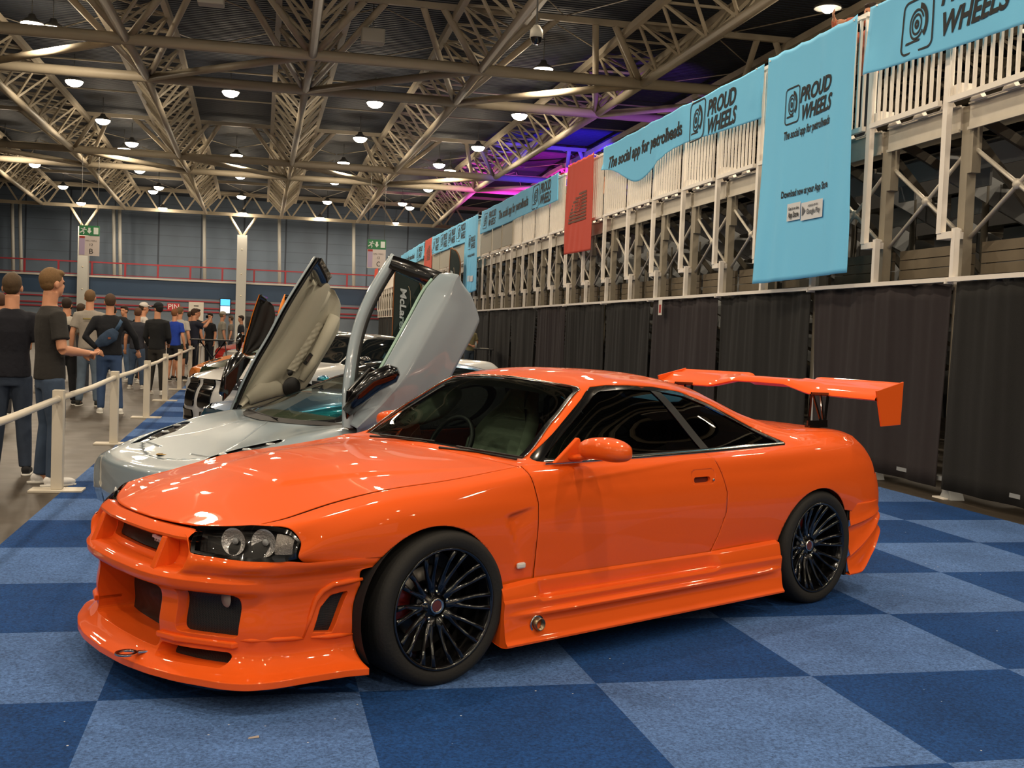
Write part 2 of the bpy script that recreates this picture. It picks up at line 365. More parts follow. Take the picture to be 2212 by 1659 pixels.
LP = [(-7.0, 33.1), (-6.5, 33.4), (-7.2, 40.6), (-2.0, 40.3), (3.0, 40.2), (-7.4, 48.1), (-7.0, 53.8), (-7.6, 55.8), (-2.4, 55.3), (3.0, 47.9), (8.1, 48.0), (-13.0, 56.3), (-13.2, 63.7), (-7.8, 63.3), (2.7, 55.4), (7.2, 53.8), (8.0, 55.6), (-13.6, 73.7), (-7.6, 70.9), (-8.2, 73.3), (-2.5, 63.0), (2.6, 62.8), (-14.2, 83.6), (-8.7, 84.0), (-2.8, 73.2), (2.6, 73.2), (-3.1, 84.3), (2.5, 84.4), (7.3, 71.5), (8.0, 73.6), (7.9, 63.3), (8.2, 85.0), (7.5, 33.1), (8.3, 40.3)]
LP = [(x*.9375, y*.9375) if y > 80 else (x, y) for x, y in LP]
near = []
for i in range(-3, 4):
    for j in range(-2, 4): near.append((i*5.2+(1.3 if j % 2 else 1.5), 1+j*7.4))
lamp0 = make_lamp(); first = True
rows = {0: 'leftmost', 1: 'left', 2: 'middle', 3: 'right', 4: 'rightmost'}
def lamp_label(x, y):
    side = 'left edge' if x < -10 else 'left' if x < -5 else 'middle' if x < 0 else 'right of the middle' if x < 5 else 'right'
    same = sorted([p[1] for p in LP if abs(p[0]-x) < 2.4 and (('left edge' if p[0] < -10 else 'left' if p[0] < -5 else 'middle' if p[0] < 0 else 'right of the middle' if p[0] < 5 else 'right') == side)])
    n = same.index(y); o = ['nearest', 'second', 'third', 'fourth', 'fifth', 'sixth', 'seventh', 'eighth', 'ninth', 'tenth', 'eleventh'][n]
    return 'glowing round hall lamp in the %s lengthwise row, %s from the camera' % (side, o)
for (x, y) in LP:
    o = lamp0 if first else copy_tree(lamp0); first = False
    o.location = (x, y, 9.0 if y > 78 else 9.5); tag(o, lamp_label(x, y), 'ceiling lamp', 'hall ceiling lamps')
lamp1 = copy_tree(lamp0); fn = True
for c in kids(lamp1):
    if c.name.startswith('lens'): c.scale = (.5, .5, .6)
    if c.name.startswith('lamp_beam'): c.data = c.data.copy(); c.data.size = .26
    if c.name.startswith('lamp_light'): c.data = c.data.copy(); c.data.shadow_soft_size = .1
for (x, y) in near:
    o = lamp1 if fn else copy_tree(lamp1); fn = False; o.location = (x, y, 9.0); tag(o, 'glowing round hall lamp above the show cars, outside the picture', 'ceiling lamp', 'hall ceiling lamps overhead')
# stage wash lights behind the grandstand
for (x, y, z, tx, ty, c, pw, nm) in ((12.2, 46, 5.6, 13.2, 52, (.06, .02, 1), 5200, 'the blue one'), (12.8, 52, 5.6, 12.4, 59, (1, .03, .75), 4200, 'the pink one'), (11.5, 57, 5.6, 11.5, 63, (.8, .08, 1), 1800, 'the farthest one'), (12.5, 33, 5.6, 10, 40, (.45, .12, 1), 550, 'the violet one')):
    e = empty('stage_spotlight', (x, y, z), 0, 'coloured stage light aimed at the roof behind the grandstand, %s' % nm, 'spotlight')
    MB().tube([(0, 0, -.3), (0, 0, 0)], [.12, .17], 12).build('housing', hous, e)
    MB().box(-.2, .2, -.2, .2, -.45, -.3).build('base', hous, e); MB().tube([(0, 0, -.45), (0, 0, -z)], .04, 6).build('stand_pole', hous, e)
    ld = bpy.data.lights.new('spot', 'SPOT'); ld.energy = pw; ld.color = c; ld.spot_size = radians(75); ld.spot_blend = .6; ld.shadow_soft_size = .1
    lo = bpy.data.objects.new('spot', ld); COL.objects.link(lo); lo.parent = e; lo.location = (0, 0, .05)
    lo.rotation_euler = (Vector((tx, ty, 12))-Vector((x, y, z))).to_track_quat('-Z', 'Y').to_euler()
# sensor boxes and dome camera
for (q, zz, nm) in (((-1.95, 28.7), 9.45, 'left'), ((2.2, 31.0), 9.45, 'right')):
    e = empty('sensor_box', (q[0], q[1], zz), 0, 'small white box hanging under the roof, the %s one of two' % nm, 'sensor box', 'white boxes under the roof')
    MB().box(-.32, .32, -.2, .2, -.2, .2).build('case', mat('white_plastic', 'b8b4a8', .5), e, bevel=.04); MB().tube([(0, 0, .2), (0, 0, .95)], .015, 5).build('rod', hous, e)
e = empty('dome_camera', (4.9, 22.4, 7.55), 0, 'white dome camera hanging from the roof above the blue banners', 'camera')
MB().lathe([(0, .22), (.06, .22), (.13, .12), (.14, -.02), (.12, -.03)], n=16).build('housing', mat('white_plastic', 'b8b4a8', .5), e)
MB().lathe([(.12, -.03), (.1, -.11), (.05, -.16), (0, -.17)], n=16).build('dome', mat('dome_black', '15161a', .08, coat=1), e)
MB().tube([(0, 0, .22), (0, 0, 2.85)], .02, 6).build('rod', hous, e)
# ---------------------------------------------------------------- grandstand
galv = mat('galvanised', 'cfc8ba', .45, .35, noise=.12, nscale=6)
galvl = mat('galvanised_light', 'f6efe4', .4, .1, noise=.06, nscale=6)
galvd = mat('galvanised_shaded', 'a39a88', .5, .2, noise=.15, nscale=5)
galvk = mat('galvanised_deep_shade', '5d574b', .6, .1, noise=.15, nscale=5)  # darker copy of the steel, shade under the stand put into its colour
board = mat('boards', '6f6452', .7, noise=.25, nscale=4)
deckm = mat('deck_underside', '3b3a38', .7, noise=.1)
riser = mat('riser_sheet', '9a9d9e', .5, .2)
YU = [8.43]+[9.93+1.5*k for k in range(8)]
while YU[-1] < 79: YU.append(YU[-1]+1.59)
def tx(y): return 6.45+0.0*y
gs = empty('grandstand', (0, 0, 0), 0, 'long steel scaffold grandstand rising behind the black curtains', 'grandstand')
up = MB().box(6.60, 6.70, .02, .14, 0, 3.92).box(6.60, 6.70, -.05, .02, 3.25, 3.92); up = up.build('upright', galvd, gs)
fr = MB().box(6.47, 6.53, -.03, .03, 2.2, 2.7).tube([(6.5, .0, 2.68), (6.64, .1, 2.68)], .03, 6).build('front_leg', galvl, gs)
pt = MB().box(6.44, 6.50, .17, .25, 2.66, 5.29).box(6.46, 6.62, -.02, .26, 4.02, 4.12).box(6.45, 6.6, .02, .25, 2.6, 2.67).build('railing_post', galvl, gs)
def bay(y0, y1, near):
    L = y1-y0; fp = MB(); fp.box(6.40, 6.45, .28, L+.12, 3.945, 4.0).box(6.40, 6.46, .28, L+.12, 5.24, 5.29)
    n = 10
    for i in range(n+1):
        y = .31+(L-.22)*i/n; fp.box(6.41, 6.44, y, y+.027, 4.0, 5.24)
    return fp
fpn = bay(0, 1.5, 1).build('fence_panel', galvl, gs); fpf = bay(0, 1.59, 1).build('fence_panel', galvl, gs)
def bays(L):
    b = MB(); b.box(6.58, 6.64, .14, L, 3.69, 3.93); b.box(6.56, 6.58, .14, L, 3.67, 3.70); b.box(6.56, 6.58, .14, L, 3.92, 3.94)
    return b.build('deck_beam', galv, gs)
bmn = bays(1.5); bmf = bays(1.59)
def tabs(L):
    b = MB()
    for i in range(3):
        y = .3+i*.5; b.prism([(y-.1, 3.93), (y+.1, 3.93), (y, 4.04)], 'x', 6.5, 6.56)
    b.box(6.52, 6.54, .2, 1.4, 3.925, 3.935); return b.build('toe_bracket', galvl, gs)
tb = tabs(1.5)
def brace(L):
    b = MB(); b.tube([(6.66, .1, 2.62), (6.66, L, 3.5)], .022, 6); b.tube([(6.66, .1, 3.5), (6.66, L, 2.62)], .022, 6); b.lathe([(0, -.03), (.05, -.03), (.05, .03), (0, .03)], (6.66, L/2+.05, 3.06), 'x', 8)
    return b.build('cross_brace', galv, gs)
br = brace(1.5)
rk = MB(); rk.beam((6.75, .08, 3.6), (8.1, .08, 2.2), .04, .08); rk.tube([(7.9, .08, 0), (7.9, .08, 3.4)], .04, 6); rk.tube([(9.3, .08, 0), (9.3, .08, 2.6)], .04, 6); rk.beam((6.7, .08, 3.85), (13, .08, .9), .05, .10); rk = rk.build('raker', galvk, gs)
bd = MB()
for i in range(3): bd.box(6.80, 6.84, .16, 1.5, 2.26+i*.11, 2.36+i*.11)
bd = bd.build('lower_boards', board, gs)
jk = MB(); jk.prism([(-.1, 0), (.1, 0), (.03, .12), (-.03, .12)], 'x', 6.55, 6.7); jk.tube([(6.62, 0, .1), (6.62, 0, .3)], .03, 6); jk.box(6.56, 6.6, .05, 1.45, .17, .21); jk = jk.build('base_jack', riser, gs)
stp = MB(); rs = MB()
for i in range(9):
    x = 7.3+i*.75; z = 3.75-i*.33
    stp.box(x, x+.72, .05, 1.5, z-.05, z)
    rs.box(x, x+.02, .05, 1.0, z-.3, z-.02)
    if i % 2 == 0: rs.box(x+.3, x+.33, 1.1, 1.45, z-.42, z-.12)
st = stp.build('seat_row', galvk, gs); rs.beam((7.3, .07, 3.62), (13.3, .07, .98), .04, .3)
rr = rs.build('riser_panel', riser, gs)
for k in range(len(YU)-1):
    L = YU[k+1]-YU[k]; far = L > 1.52
    objs = [up, fr, pt, fpf if far else fpn, bmf if far else bmn, tb, br, rk, bd, jk, st, rr]
    if 14.2 < YU[k] < 200 and YU[k] > 60: objs = [up, fr, pt, fpf, bmf, br, st]
    for s in objs:
        c = s.copy(); COL.objects.link(c); c.location = (0, YU[k], 0)
for s in (up, fr, pt, fpn, fpf, bmn, bmf, tb, br, rk, bd, jk, st, rr): bpy.data.objects.remove(s)
MB().box(6.66, 7.28, 5, 80, 3.84, 3.885).build('walkway_deck', galvd, gs)
tag(MB().box(14.2, 14.3, 5, 80, 0, 5.5).build('wall_behind_stand', mat('black_backing', '141414', .9)), kind='structure')
# blank white panels on the fence far away
wp = mat('white_board', 'a8a496', .6, noise=.05)
for i, (ya, yb) in enumerate(((31.2, 32.6), (32.8, 34.2), (34.4, 36.2), (39.2, 42.6), (42.8, 46), (46.2, 50), (50.5, 60))):
    tag(MB().box(6.34, 6.36, ya, yb, 4.02, 4.72 if ya < 48 else 4.9).build('fence_cover_board', wp), 'off-white board on the far grandstand railing, %s of seven from the camera' % ['first', 'second', 'third', 'fourth', 'fifth', 'sixth', 'last'][i], 'board', 'boards on the far railing')

# ---------------------------------------------------------------- curtains
c1 = mat('curtain_black', '1d1c1a', .9, noise=.12, nscale=8, bump=.3, bscale=200); c2 = mat('curtain_brownish', '2c2526', .9, noise=.12, nscale=8, bump=.3, bscale=200)
cs = [6.3, 9.98, 12.95, 16.0, 19.2, 22.2, 25.4, 28.5, 31.8, 35.2, 38.3, 41.5, 44.7, 48, 51.2, 54.5, 58, 61, 64.3, 67.5, 71, 74, 77.5]
rnd = random.Random(5)
for i in range(len(cs)-1):
    y0, y1 = cs[i]+.05, cs[i+1]-.05; n = max(24, int((y1-y0)*(34 if i < 7 else 10))); ph = [rnd.random()*6.3 for _ in range(5)]
    P = []
    sag = .0
    for a in range(n+1):
        y = y0+(y1-y0)*a/n; u = a/n; row = []
        for k in range(13):
            v = k/12; z = .10+(2.17-.10)*v
            if i == 0: pass
            fold = .016*sin(y*9+ph[0]+.9*sin(v*2+ph[4]))*(1-.4*v)+.007*sin(y*23+ph[1]+v)*(.4+.6*v)+.004*sin(y*41+ph[2])*(.2+.8*v)+.022*sin(y*3.1+ph[3]+v*1.7)
            pinch = (1-v)*.05*(-(u-.5)*2)**3 if i % 2 else 0
            row.append((6.53+fold, y+pinch, z))
        P.append(row)
    m = c2 if i in (1, 3, 6) else c1
    o = MB().grid(P).build('curtain', m, solid=.006)
    desc = ['nearest black curtain at the right edge of the picture', 'brownish black curtain behind the rear wing', 'black curtain right below the tall blue banner', 'brownish black curtain with thick folds', 'black curtain with the small hanging tag at its top', 'black curtain behind the roof of the orange car', 'brown tinted curtain right of the man at the bar table', 'black curtain behind the high bar table', 'black curtain behind the standing man'][i] if i < 9 else 'distant black curtain below the grandstand, %s one beyond the standing man' % ['first', 'second', 'third', 'fourth', 'fifth', 'sixth', 'seventh', 'eighth', 'ninth', 'tenth', 'eleventh', 'twelfth', 'thirteenth'][i-9]
    tag(o, desc, 'curtain', 'black curtains below the grandstand')
rt = empty('curtain_rail', (0, 0, 0), 0, 'white telescopic pipe rail carrying the black curtains', 'curtain rail')
MB().box(6.455, 6.50, 6, 77.5, 2.17, 2.215).build('pipe', galvl, rt)
b = MB(); b.tube([(6.61, 0, .0), (6.61, 0, 2.2)], .022, 6); b.box(6.44, 6.64, -.015, .015, 2.15, 2.2); b.box(6.5, 6.72, -.1, .1, 0, .012); pp = b.build('upright_pole', galvl, rt); pp.location = (0, cs[1], 0)
for y in cs[2:]: c = pp.copy(); COL.objects.link(c); c.location = (0, y, 0)
t = empty('hanging_tag', (6.42, 18.4, 1.9), 0, 'small white and red tag hanging from the curtain rail', 'tag')
MB().box(-.005, 0, -.09, .09, 0, .26).build('card', mat('tag_white', 'd8d2c8', .5), t)
MB().box(-.008, -.005, -.05, .05, .04, .18).build('red_print', mat('tag_red', 'b02c2c', .5), t)

# ---------------------------------------------------------------- banners
bl = mat('banner_blue', '7ad2ff', .75, bump=.15, bscale=300); ink = mat('banner_ink', '1d2124', .7); rd = mat('banner_red', 'd0503f', .75, bump=.15, bscale=300); inkr = mat('banner_ink_red', '6f4a3c', .7); whp = mat('badge_white', 'd9dce0', .6); inkg = mat('badge_grey', '5a5f66', .6)
def logo(sz):
    """rounded square with a rolling tyre inside: list of (verts, faces)"""
    V = []; F = []
    def ring(c, r1, r2, a0=0, a1=2*pi, n=28, sx=1, sy=1):
        o = len(V)
        for i in range(n+1):
            t = a0+(a1-a0)*i/n
            V.append((c[0]+r1*cos(t)*sx, c[1]+r1*sin(t)*sy)); V.append((c[0]+r2*cos(t)*sx, c[1]+r2*sin(t)*sy))
        for i in range(n): F.append((o+2*i, o+2*i+1, o+2*i+3, o+2*i+2))
    def rr(w, h, r, th):
        o = len(V); pts = []
        for (cx, cy, a) in ((w-r, h-r, 0), (-w+r, h-r, 90), (-w+r, -h+r, 180), (w-r, -h+r, 270)):
            for k in range(7):
                t = radians(a+90*k/6); pts.append((cx+r*cos(t), cy+r*sin(t), cos(t), sin(t)))
        for (x, y, c, s) in pts: V.append((x, y)); V.append((x-c*th, y-s*th))
        n = len(pts)
        for i in range(n): j = (i+1) % n; F.append((o+2*i, o+2*i+1, o+2*j+1, o+2*j))
    rr(.5, .58, .17, .045)
    ring((-.04, .02), .33, .28, radians(20), radians(330), sx=.72)
    ring((-.04, .02), .23, .18, 0, 2*pi, sx=.72)
    ring((-.04, .02), .10, .03, 0, 2*pi, 16, sx=.72)
    ring((.02, .03), .30, .42, radians(-50), radians(80), sx=.72)
    o = len(V); V.extend([(-.36, -.36), (.08, -.36), (.10, -.31), (-.34, -.31)]); F.append((o, o+1, o+2, o+3))
    return [(x*sz, y*sz) for x, y in V], F
def banner(name, label, corners, waves, items, m=bl, mi=ink, cat='banner', group=None, bottom=None, nu=60, nv=24, lab2=None):
    """corners: (yL, yR, zTL, zTR, zBL, zBR); left = far"""
    yL, yR, zTL, zTR, zBL, zBR = corners
    amp, fr_, ph = waves
    def surf(u, v, off=0):   # u 0..1 left->right, v 0..1 bottom->top
        y = yL+(yR-yL)*u; zt = zTL+(zTR-zTL)*u; zb = zBL+(zBR-zBL)*u
        if bottom: zb += bottom(u)
        zt -= .02*abs(sin(u*pi*5))
        z = zb+(zt-zb)*v
        L = abs(yL-yR)
        d = amp*(sin(u*L*fr_+ph+v*1.2)+.5*sin(u*L*fr_*2.3+ph*2+v*3)+.35*sin(v*3.5+ph+u*4)*1.2+.28*sin(u*L*9+3*v+ph)*(.4+v)+.22*sin(u*L*15-5*v))*(1.1-v*.65)
        return (6.36-amp*1.5-abs(d)*.4-d*.5-off, y, z)
    P = [[surf(i/nu, j/nv) for j in range(nv+1)] for i in range(nu+1)]
    e = empty(name, (0, 0, 0), 0, label, cat, group)
    MB().grid(P).build('cloth', m, e, solid=.004)
    for q in range(2 if yL-yR < 4 else 4):
        u = .03+.94*q/(1 if yL-yR < 4 else 3); a = surf(u, .985); MB().beam((a[0]-.02, a[1], a[2]), (6.47, a[1], 5.262 if a[2] < 5.3 else a[2]-.02), .02, .02).build('tie', galvl, e)
    def put(yc, zc, vs, off):
        out = []
        for (x, y) in vs:
            Y = yc-x; u = (yL-Y)/(yL-yR); zt = zTL+(zTR-zTL)*u-.02*abs(sin(u*pi*5)); zb = zBL+(zBR-zBL)*u+(bottom(u) if bottom else 0)
            out.append(surf(u, (zc+y-zb)/(zt-zb), off))
        return out
    for it in items:
        k, s_, yc, zc, h, w = it[:6]; shear = it[6] if len(it) > 6 else 0; mm = it[7] if len(it) > 7 else mi; off = it[8] if len(it) > 8 else .012
        if k == 'T':
            vs, fs = text_geo(s_, 1, 0, .03, sub=.5)
            xs = [v[0] for v in vs]; x0, x1 = min(xs), max(xs); cap = .70
            vs = [((v[0]-(x0+x1)/2)/(x1-x0)*w, v[1]/cap*h) for v in vs]; vs = [(x+y*shear, y) for x, y in vs]
        elif k == 'L': vs, fs = logo(1); vs = [(x*w, y/1.16*h) for x, y in vs]
        elif k == 'R': vs = [(-w/2, -h/2), (w/2, -h/2), (w/2, h/2), (-w/2, h/2)]; fs = [(0, 1, 2, 3)]
        elif k == 'P': vs = [(x*w, y*h) for x, y in s_]; fs = [tuple(range(len(s_)))]
        MB().add(put(yc, zc, vs, off), fs).build({'T': 'lettering', 'L': 'emblem', 'R': 'badge', 'P': 'mark'}[k], mm, e)
    return e
HB = 'blue horizontal banners on the grandstand railing'
banner('banner', 'large blue banner at the top right corner, cropped by the picture edge', (11.5, 6.4, 5.27, 5.27, 4.52, 4.25), (.03, 2.2, 1.0),
       [('L', 0, 10.5, 4.82, .56, .56), ('T', 'PROUD', 9.55, 5.0, .22, 1.05, .25), ('T', 'WHEELS', 9.55, 4.69, .22, 1.08, .25)], group=HB)
banner('banner', 'blue banner with slogan and emblem left of the tall blue banner', (21.95, 14.25, 5.33, 5.27, 4.88, 4.54), (.04, 1.3, 2.0),
       [('T', 'The social app for petrolheads', 19.4, 4.93, .22, 4.2, .2), ('L', 0, 16.66, 4.93, .64, .62), ('T', 'PROUD', 15.7, 5.03, .23, 1.08, .25), ('T', 'WHEELS', 15.7, 4.75, .23, 1.12, .25)], group=HB,
       bottom=lambda u: -.42*math.exp(-((u-.3)/.16)**2))
banner('banner', 'blue banner with slogan between the red banner and the far tall blue banner', (36.0, 25.7, 5.42, 5.33, 4.66, 4.67), (.04, 1.0, .5),
       [('L', 0, 35.2, 5.03, .5, .6), ('T', 'PROUD', 34.1, 5.15, .2, 1.1, .25), ('T', 'WHEELS', 34.1, 4.9, .2, 1.1, .25), ('T', 'The social app for petrolheads', 31.0, 5.0, .24, 4.2, .2), ('L', 0, 28.0, 5.0, .62, .7), ('T', 'PROUD', 27.0, 5.14, .24, 1.1, .25), ('T', 'WHEELS', 27.0, 4.85, .24, 1.1, .25)], group=HB)
it4 = []
for q in range(4):
    it4 += [('L', 0, 47.6-q*2.25, 5.08, .6, .75), ('T', 'PROUD', 46.6-q*2.25, 5.22, .24, 1.0, .25), ('T', 'WHEELS', 46.6-q*2.25, 4.93, .24, 1.0, .25)]
banner('banner', 'distant blue banner repeating the emblem four times', (48.2, 39.0, 5.52, 5.44, 4.72, 4.64), (.04, 1.2, 0), it4, group=HB)
banner('banner', 'farthest blue banner, beyond the distant red banner', (61.5, 51.2, 5.5, 5.54, 4.74, 4.73), (.04, 1.2, 3), [('T', 'The social app for petrolheads', 57.5, 5.1, .24, 5.0, .2), ('L', 0, 53.6, 5.1, .6, .8), ('T', 'PROUD', 52.3, 5.24, .24, 1.2, .25), ('T', 'WHEELS', 52.3, 4.95, .24, 1.2, .25)], group=HB)
VB = 'tall blue banners'
banner('tall_banner', 'tall bright blue banner hanging over the grandstand railing in the foreground', (14.1, 11.68, 5.31, 5.24, 2.28, 2.33), (.045, 2.6, 1.2),
       [('L', 0, 13.30, 4.53, .47, .40), ('T', 'PROUD', 12.65, 4.60, .18, .84, .25), ('T', 'WHEELS', 12.62, 4.37, .18, .84, .25), ('T', 'The social app for petrolheads', 12.86, 4.16, .1, 1.28, .15),
        ('T', 'Download now at your App Store', 12.82, 3.40, .085, 1.26), ('R', 0, 13.09, 3.16, .22, .36, 0, whp, .022), ('R', 0, 12.60, 3.135, .22, .58, 0, whp, .022),
        ('T', 'Get it on the', 13.08, 3.20, .035, .28, 0, ink, .032), ('T', 'App Store', 13.08, 3.12, .07, .28, 0, ink, .032), ('T', 'Google Play', 12.54, 3.12, .06, .36, 0, inkg, .032), ('T', 'ANDROID APP ON', 12.56, 3.19, .025, .26, 0, inkg, .032),
        ('P', [(-.5, -.5), (.5, 0), (-.5, .5)], 12.80, 3.14, .13, .09, 0, inkg, .032)], group=VB, nu=80, nv=50)
banner('tall_banner', 'distant tall blue banner above the white car door', (39.0, 36.6, 5.43, 5.41, 2.75, 2.85), (.05, 2.4, .2),
       [('L', 0, 38.2, 4.55, .5, .45), ('T', 'PROUD', 37.5, 4.62, .18, .84, .25), ('T', 'WHEELS', 37.5, 4.4, .18, .84, .25), ('T', 'The social app for petrolheads', 37.8, 4.1, .1, 1.3, .15), ('R', 0, 38.0, 3.3, .2, .36, 0, whp, .022), ('R', 0, 37.5, 3.28, .2, .5, 0, whp, .022)], group=VB, nv=40)
RB = 'red banners'
def rbanner(lab, c):
    z0 = c[5]+.72; ym = c[0]+(c[1]-c[0])*.5; it = []
    for k in range(9):
        t = k/8; w_ = 1.25*sqrt(1-(t*.93)**2.2)+.12
        it.append(('R', 0, ym-.60+w_/2, z0+k*.072, .046, w_, 0, inkr, .012))
    it += [('L', 0, ym-.05, z0+.33, .40, .42, 0, rd, .02)]
    banner('red_banner', lab, c, (.03, 2.2, .4), it, m=rd, mi=inkr, cat='banner', group=RB, nv=40)
rbanner('red banner with dark striped emblem hanging between two blue banners', (24.85, 22.7, 5.38, 5.35, 3.32, 3.30))
rbanner('distant red banner between two blue banners', (50.9, 48.5, 5.56, 5.54, 3.9, 3.9))
rbanner('farthest red banner at the end of the grandstand', (79.5, 76.5, 5.6, 5.6, 3.4, 3.4))
# ---------------------------------------------------------------- curved-surface toolkit for car bodies
def pchip(xs, ys, xq):
    xs = np.asarray(xs, float); ys = np.asarray(ys, float); xq = np.asarray(xq, float)
    h = np.diff(xs)[:, None]; d = np.diff(ys, axis=0)/h; m = np.zeros_like(ys)
    w1 = 2*h[1:]+h[:-1]; w2 = h[1:]+2*h[:-1]; s = d[:-1]*d[1:] > 0
    with np.errstate(divide='ignore', invalid='ignore'):
        m[1:-1] = np.where(s, (w1+w2)/(w1/d[:-1]+w2/d[1:]), 0)
    m[0] = d[0]; m[-1] = d[-1]
    i = np.clip(np.searchsorted(xs, xq, side='right')-1, 0, len(xs)-2); t = ((xq-xs[i])/h[i, 0])[:, None]; hh = h[i]
    return (2*t**3-3*t**2+1)*ys[i]+(t**3-2*t**2+t)*hh*m[i]+(-2*t**3+3*t**2)*ys[i+1]+(t**3-t**2)*hh*m[i+1]
def catmull(ys, tq, sharp=()):
    """ys (n,c), parameter 0..n-1; control indices in `sharp` get a crease"""
    ys = np.asarray(ys, float); n = len(ys); tq = np.asarray(tq, float)
    i = np.clip(tq.astype(int), 0, n-2); t = (tq-i)[:, None]; out = np.zeros((len(tq),)+ys.shape[1:])
    L = np.linalg.norm(np.diff(ys, axis=0), axis=1)+1e-9
    for q in range(len(tq)):
        a = i[q]; p1, p2 = ys[a], ys[a+1]; l = L[a]
        m1 = (p2-p1) if (a == 0 or a in sharp) else ((p2-p1)/L[a]*L[a-1]+(p1-ys[a-1])/L[a-1]*L[a])/(L[a]+L[a-1])*l
        m2 = (p2-p1) if (a+1 == n-1 or a+1 in sharp) else ((ys[a+2]-p2)/L[a+1]*L[a]+(p2-p1)/L[a]*L[a+1])/(L[a]+L[a+1])*l
        s = t[q][0]; out[q] = (2*s**3-3*s**2+1)*p1+(s**3-2*s**2+s)*m1+(-2*s**3+3*s**2)*p2+(s**3-s**2)*m2
    return out
def loft(net, us, nu, nk, sharp=()):
    """net[i][k] -> 3D points; us parameter of each station; returns P (nu', nk', 3), U, K"""
    net = np.asarray(net, float); us = np.asarray(us, float)
    U = np.linspace(us[0], us[-1], nu) if np.isscalar(nu) else np.asarray(nu, float)
    K = np.linspace(0, net.shape[1]-1, nk)
    mid = np.stack([pchip(us, net[:, k, :], U) for k in range(net.shape[1])], axis=1)
    P = np.stack([catmull(mid[i], K, sharp) for i in range(len(U))])
    return P, U, K
class Soup:
    """polygon mesh whose vertices carry (x, y, z, u, k); can be cut along any scalar field"""
    def __init__(s, V=None, F=None): s.V = V if V is not None else []; s.F = F if F is not None else []
    @staticmethod
    def from_grid(P, U, K, flip=False):
        a, b = P.shape[:2]; V = [(*P[i, j], U[i], K[j]) for i in range(a) for j in range(b)]
        F = [(i*b+j, (i+1)*b+j, (i+1)*b+j+1, i*b+j+1) for i in range(a-1) for j in range(b-1)]
        if flip: F = [f[::-1] for f in F]
        return Soup(V, F)
    def cut(s, fn):
        """returns (outside f>0, inside f<0)"""
        S = [fn(*v) for v in s.V]; V = list(s.V); cache = {}; A = []; B = []
        for f in s.F:
            sg = [S[i] for i in f]
            if all(x >= 0 for x in sg): A.append(f); continue
            if all(x <= 0 for x in sg): B.append(f); continue
            pa = []; pb = []; n = len(f)
            for q in range(n):
                i, j = f[q], f[(q+1) % n]; a, b = S[i], S[j]
                if a >= 0: pa.append(i)
                if a <= 0: pb.append(i)
                if (a > 0 > b) or (a < 0 < b):
                    key = (min(i, j), max(i, j))
                    if key not in cache:
                        t = a/(a-b) if i < j or True else 0
                        vi, vj = V[i], V[j]; cache[key] = len(V); V.append(tuple(vi[c]+(vj[c]-vi[c])*t for c in range(5))); S.append(0.0)
                    pa.append(cache[key]); pb.append(cache[key])
            if len(pa) > 2: A.append(tuple(pa))
            if len(pb) > 2: B.append(tuple(pb))
        return Soup(V, A).clean(), Soup(V, B).clean()
    def clean(s):
        used = {}; V = []; F = []
        for f in s.F:
            g = []
            for i in f:
                if i not in used: used[i] = len(V); V.append(s.V[i])
                g.append(used[i])
            F.append(tuple(g))
        return Soup(V, F)
    def border(s):
        cnt = {}
        for f in s.F:
            for q in range(len(f)):
                i, j = f[q], f[(q+1) % len(f)]; k = (min(i, j), max(i, j)); cnt.setdefault(k, []).append((i, j))
        return [v[0] for v in cnt.values() if len(v) == 1]
    def normals(s):
        N = np.zeros((len(s.V), 3)); P = np.array(s.V)[:, :3]
        for f in s.F:
            n = np.cross(P[f[1]]-P[f[0]], P[f[-1]]-P[f[0]]); N[list(f)] += n
        return N/(np.linalg.norm(N, axis=1)[:, None]+1e-12)
    def offset(s, d):
        N = s.normals(); return Soup([(v[0]+N[i][0]*d, v[1]+N[i][1]*d, v[2]+N[i][2]*d, v[3], v[4]) for i, v in enumerate(s.V)], list(s.F))
    def rim(s, vec, cond=None):
        """walls swept from the border by a vector (or function of the vertex)"""
        V = []; F = []
        for (i, j) in s.border():
            a, b = s.V[i], s.V[j]
            if abs(a[1]) < 1e-4 and abs(b[1]) < 1e-4: continue
            if cond and not (cond(*a) and cond(*b)): continue
            va = vec(*a) if callable(vec) else vec; vb = vec(*b) if callable(vec) else vec
            o = len(V); V += [a, b, (b[0]+vb[0], b[1]+vb[1], b[2]+vb[2], 0, 0), (a[0]+va[0], a[1]+va[1], a[2]+va[2], 0, 0)]; F.append((o, o+1, o+2, o+3))
        return Soup(V, F)
    def mirror(s):
        return Soup([(v[0], -v[1], v[2], v[3], v[4]) for v in s.V], [f[::-1] for f in s.F])
    def plus(s, o):
        n = len(s.V); return Soup(s.V+o.V, s.F+[tuple(i+n for i in f) for f in o.F])
    def both(s): return s.plus(s.mirror())
    def build(s, name, m, parent, solid=0, weld=True, smooth=True, angle=None):
        me = bpy.data.meshes.new(name); me.from_pydata([v[:3] for v in s.V], [], s.F); me.update()
        bm = bmesh.new(); bm.from_mesh(me)
        if weld: bmesh.ops.remove_doubles(bm, verts=bm.verts, dist=2e-4)
        bmesh.ops.recalc_face_normals(bm, faces=bm.faces)
        bm.to_mesh(me); bm.free()
        me.polygons.foreach_set('use_smooth', [smooth]*len(me.polygons)); me.materials.append(m)
        if angle: me.set_sharp_from_angle(angle=radians(angle))
        o = link(bpy.data.objects.new(name, me)); o.parent = parent
        if solid: md = o.modifiers.new('s', 'SOLIDIFY'); md.thickness = solid; md.offset = -1
        return o
